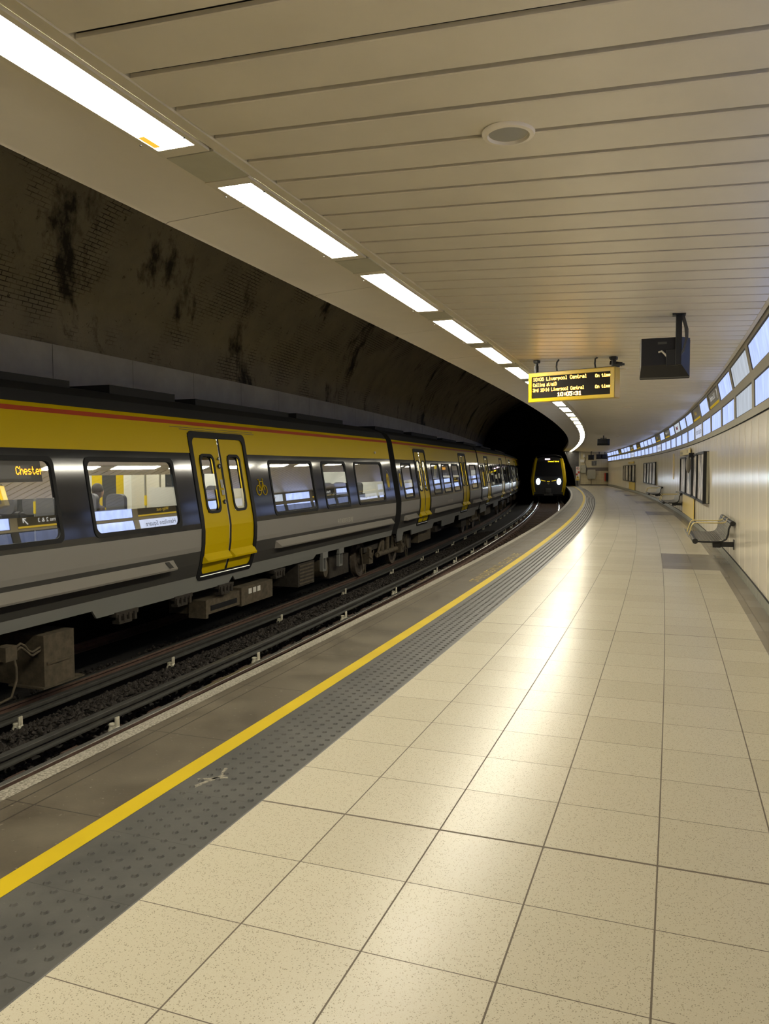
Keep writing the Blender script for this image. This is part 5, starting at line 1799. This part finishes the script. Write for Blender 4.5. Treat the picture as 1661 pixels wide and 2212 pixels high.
for k, (a, b) in enumerate(((50.6, 52.4), (53.1, 55.1), (55.6, 57.6), (57.7, 59.5))):
    poster(a, b, .68, 1.80, '%s case from the near end of the farthest poster group' % ORD[k], k, 'poster cases on the right wall', .10)
def wallpanel(name, s0, s1, z0, z1, label, cat, mt, u=4.196, th_=.012):
    mb = MB(); mb.sbox(s0, s1, u - th_, u + .006, z0, z1, 0, 1.0)
    return tag(obj(name, mb, mt), label, cat)
wallpanel('wall_sheet', 20.6, 24.5, .16, .76, 'pale yellow panel under the nearest poster group, beside the second bench', 'panel', M_YPAN2, 4.19)
wallpanel('wall_sheet', 51.0, 55.3, .14, .64, 'bright yellow panel under the farthest poster group', 'panel', M_YPAN, 4.19)
hd_ = wallpanel('header_sign', 21.6, 25.3, 1.95, 2.13, 'pale yellow header sign with dark lettering over the nearest poster group', 'sign', M_YPALE, 4.15)
for tx, sc3, z_ in (('Way out', 24.6, 2.03), ('Lifts', 22.5, 2.05)):
    mb = MB(); add_text(mb, tx, .13, lambda v: at(sc3 - v.x, 4.135, z_ + v.y), 0, 'CENTER', 1.8)
    obj('lettering', mb, M_TEXTK, hd_, fix=False)
hd_ = wallpanel('header_sign', 51.6, 55.6, 1.90, 2.02, 'small bright yellow header sign over the farthest poster group', 'sign', M_YPAN, 4.15)
for tx, sc3 in (('Way out', 54.8), ('Lifts', 52.5)):
    mb = MB(); add_text(mb, tx, .10, lambda v: at(sc3 - v.x, 4.135, 1.96 + v.y), 0, 'CENTER', 1.8)
    obj('lettering', mb, M_TEXTK, hd_, fix=False)
wallpanel('yellow_strip', 28.5, 29.0, 1.15, 2.09, 'thin dark yellow vertical strip on the wall beyond the nearest poster group', 'strip', M_YPAN, 4.195)
t = thing('safety_mirror', 'round convex safety mirror jutting from the wall before the second poster case', 'mirror', at(19.7, 4.0, 1.65))
mb = MB()
c = at(19.62, 3.97, 1.655)
rings = []
tn = (at(20, 4) - at(19, 4)).normalized(); nn_ = Vector((tn.y, -tn.x, 0)).normalized()
for r_, d_ in ((.225, .02), (.22, -.01), (.17, -.035), (.10, -.052), (.0, -.06)):
    rings.append([mb.vert(c + nn_ * (r_ * math.cos(2 * math.pi * k / 28) * .34) + tn * (d_ + r_ * math.cos(2 * math.pi * k / 28) * .94) + Vector((0, 0, r_ * math.sin(2 * math.pi * k / 28)))) for k in range(28)])
for r0, r1 in zip(rings[:-1], rings[1:]):
    for k in range(28): mb.face([r0[k], r0[(k + 1) % 28], r1[(k + 1) % 28], r1[k]])
mb.face(rings[0])
obj('dish', mb, mat('mirror_grey', (.50, .50, .47), .35, 0), t, smooth=60)
mb = MB(); mb.sbox(19.6, 19.75, 3.98, 4.1, 1.84, 1.95); obj('bracket', mb, M_BLK, t)

# ================================================================== THINGS ON AND BEFORE THE END WALL
def ebox(name, u0, u1, z0, z1, dep, label, cat, mt, s_=S_END):
    t = thing(name, label, cat, at(s_, (u0 + u1) / 2, z0))
    mb = MB(); mb.sbox(s_ - dep, s_, u0, u1, z0, z1); obj('cabinet', mb, mt, t)
    return t
zo = .14
t = ebox('electrical_cabinet', 1.69, 2.14, 1.07 + zo, 1.80 + zo, .2, 'tall grey electrical cabinet high on the left of the end wall', 'cabinet', M_BOXG)
mb = MB(); mb.sbox(S_END - .215, S_END - .2, 1.74, 1.77, 1.4 + zo, 1.48 + zo); obj('latch', mb, M_BLKM, t)
t = ebox('electrical_cabinet', 2.29, 3.02, .50 + zo, 1.38 + zo, .3, 'wide grey electrical cabinet in the middle of the end wall', 'cabinet', M_BOXG)
mb = MB(); mb.sbox(S_END - .315, S_END - .3, 2.40, 2.44, .55 + zo, .62 + zo); obj('latch', mb, M_BLKM, t)
mb = MB(); mb.tube([at(S_END - .05, 2.66, .5 + zo), at(S_END - .05, 2.66, .12), at(S_END - .05, 2.4, .08), at(S_END - .05, 2.1, .08)], .02, 8); obj('conduit', mb, M_BLKM, t)
t = thing('junction_box', 'small cream junction box with cable near the ceiling at the end wall', 'box', at(S_END, 1.85, 2.2))
mb = MB(); mb.sbox(S_END - .15, S_END, 1.62, 1.98, 2.08 + zo, 2.34 + zo); mb.sbox(S_END - .12, S_END, 1.86, 2.06, 2.55 + zo, 2.95); obj('box', mb, M_WHITE, t)
mb = MB(); mb.tube([at(S_END - .06, 1.95, 2.6 + zo), at(S_END - .06, 2.1, 2.4 + zo), at(S_END - .06, 2.02, 2.1 + zo), at(S_END - .06, 2.1, 1.8 + zo), at(S_END - .06, 2.2, 1.5 + zo), at(S_END - .06, 2.2, .8 + zo)], .018, 6); obj('cable', mb, M_CABLE, t)
t = ebox('platform_sign', 2.68, 3.12, 1.76 + zo, 2.20 + zo, .03, 'dark square sign with a white figure 1 on the end wall', 'sign', M_SIGNDARK)
mb = MB()
add_text(mb, '1', .30, lambda v: at(S_END - .035, 2.90 + v.x, 1.93 + zo + v.y), 0, 'CENTER')
add_text(mb, 'Platform', .085, lambda v: at(S_END - .035, 2.90 + v.x, 2.13 + zo + v.y), 0, 'CENTER')
obj('lettering', mb, M_WHITE, t, fix=False)
t = thing('fire_point', 'red and black fire equipment box on the right of the end wall', 'fire box', at(S_END, 4.0, .4))
mb = MB(); mb.sbox(S_END - .25, S_END, 3.88, 3.98, .30 + zo, 1.06 + zo); obj('red_side', mb, M_REDBOX, t)
mb = MB(); mb.sbox(S_END - .25, S_END, 3.98, 4.2, .30 + zo, 1.06 + zo); obj('black_case', mb, M_BLK, t)
t = thing('warning_sign', 'tall white red and yellow warning sign on a post at the platform end', 'sign', at(74.2, 1.36, 0))
mb = MB(); mb.tube([at(74.2, 1.28, 0), at(74.2, 1.28, .5)], .03, 8); mb.tube([at(74.2, 1.42, 0), at(74.2, 1.42, .5)], .03, 8); obj('post', mb, M_LGREY, t)
mb = MB(); mb.sbox(74.18, 74.21, 1.19, 1.54, .48, 1.80); obj('plate', mb, M_WHITE, t)
mb = MB()
c0 = (1.365, 1.63)
i1 = [mb.vert(at(74.17, c0[0] + .13 * math.cos(2 * math.pi * k / 20), c0[1] + .13 * math.sin(2 * math.pi * k / 20))) for k in range(20)]
i2 = [mb.vert(at(74.17, c0[0] + .10 * math.cos(2 * math.pi * k / 20), c0[1] + .10 * math.sin(2 * math.pi * k / 20))) for k in range(20)]
for k in range(20): mb.face([i1[k], i1[(k + 1) % 20], i2[(k + 1) % 20], i2[k]], 0)
mb.poly([at(74.17, c0[0] - .08, c0[1] + .06), at(74.17, c0[0] - .06, c0[1] + .08), at(74.17, c0[0] + .08, c0[1] - .06), at(74.17, c0[0] + .06, c0[1] - .08)], 0)
mb.poly([at(74.165, c0[0] - .03, c0[1] - .07), at(74.165, c0[0] + .03, c0[1] - .07), at(74.165, c0[0] + .03, c0[1] + .05), at(74.165, c0[0] - .03, c0[1] + .05)], 1)
for (u0, u1, z0, z1, m_) in ((1.37, 1.54, 1.17, 1.36, 0), (1.20, 1.36, .98, 1.15, 0)):
    mb.poly([at(74.17, u0, z0), at(74.17, u1, z0), at(74.17, u1, z1), at(74.17, u0, z1)], m_)
mb.poly([at(74.17, 1.22, .68), at(74.17, 1.51, .68), at(74.17, 1.365, .96)], 2)
mb.poly([at(74.165, 1.345, .74), at(74.165, 1.385, .74), at(74.165, 1.385, .87), at(74.165, 1.345, .87)], 1)
mb.poly([at(74.17, 1.21, .50), at(74.17, 1.52, .50), at(74.17, 1.52, .63), at(74.17, 1.21, .63)], 2)
obj('pictograms', mb, [M_REDBOX, M_TEXTK, M_YPAN], t, fix=False)
mb = MB(); mb.poly([at(62.5, .78, .004), at(62.5, 1.0, .004), at(64.5, 1.0, .004), at(64.5, .78, .004)])
tag(obj('floor_patch', mb, M_WLINE), 'small pale patch beside the yellow line at the far platform end', 'patch')
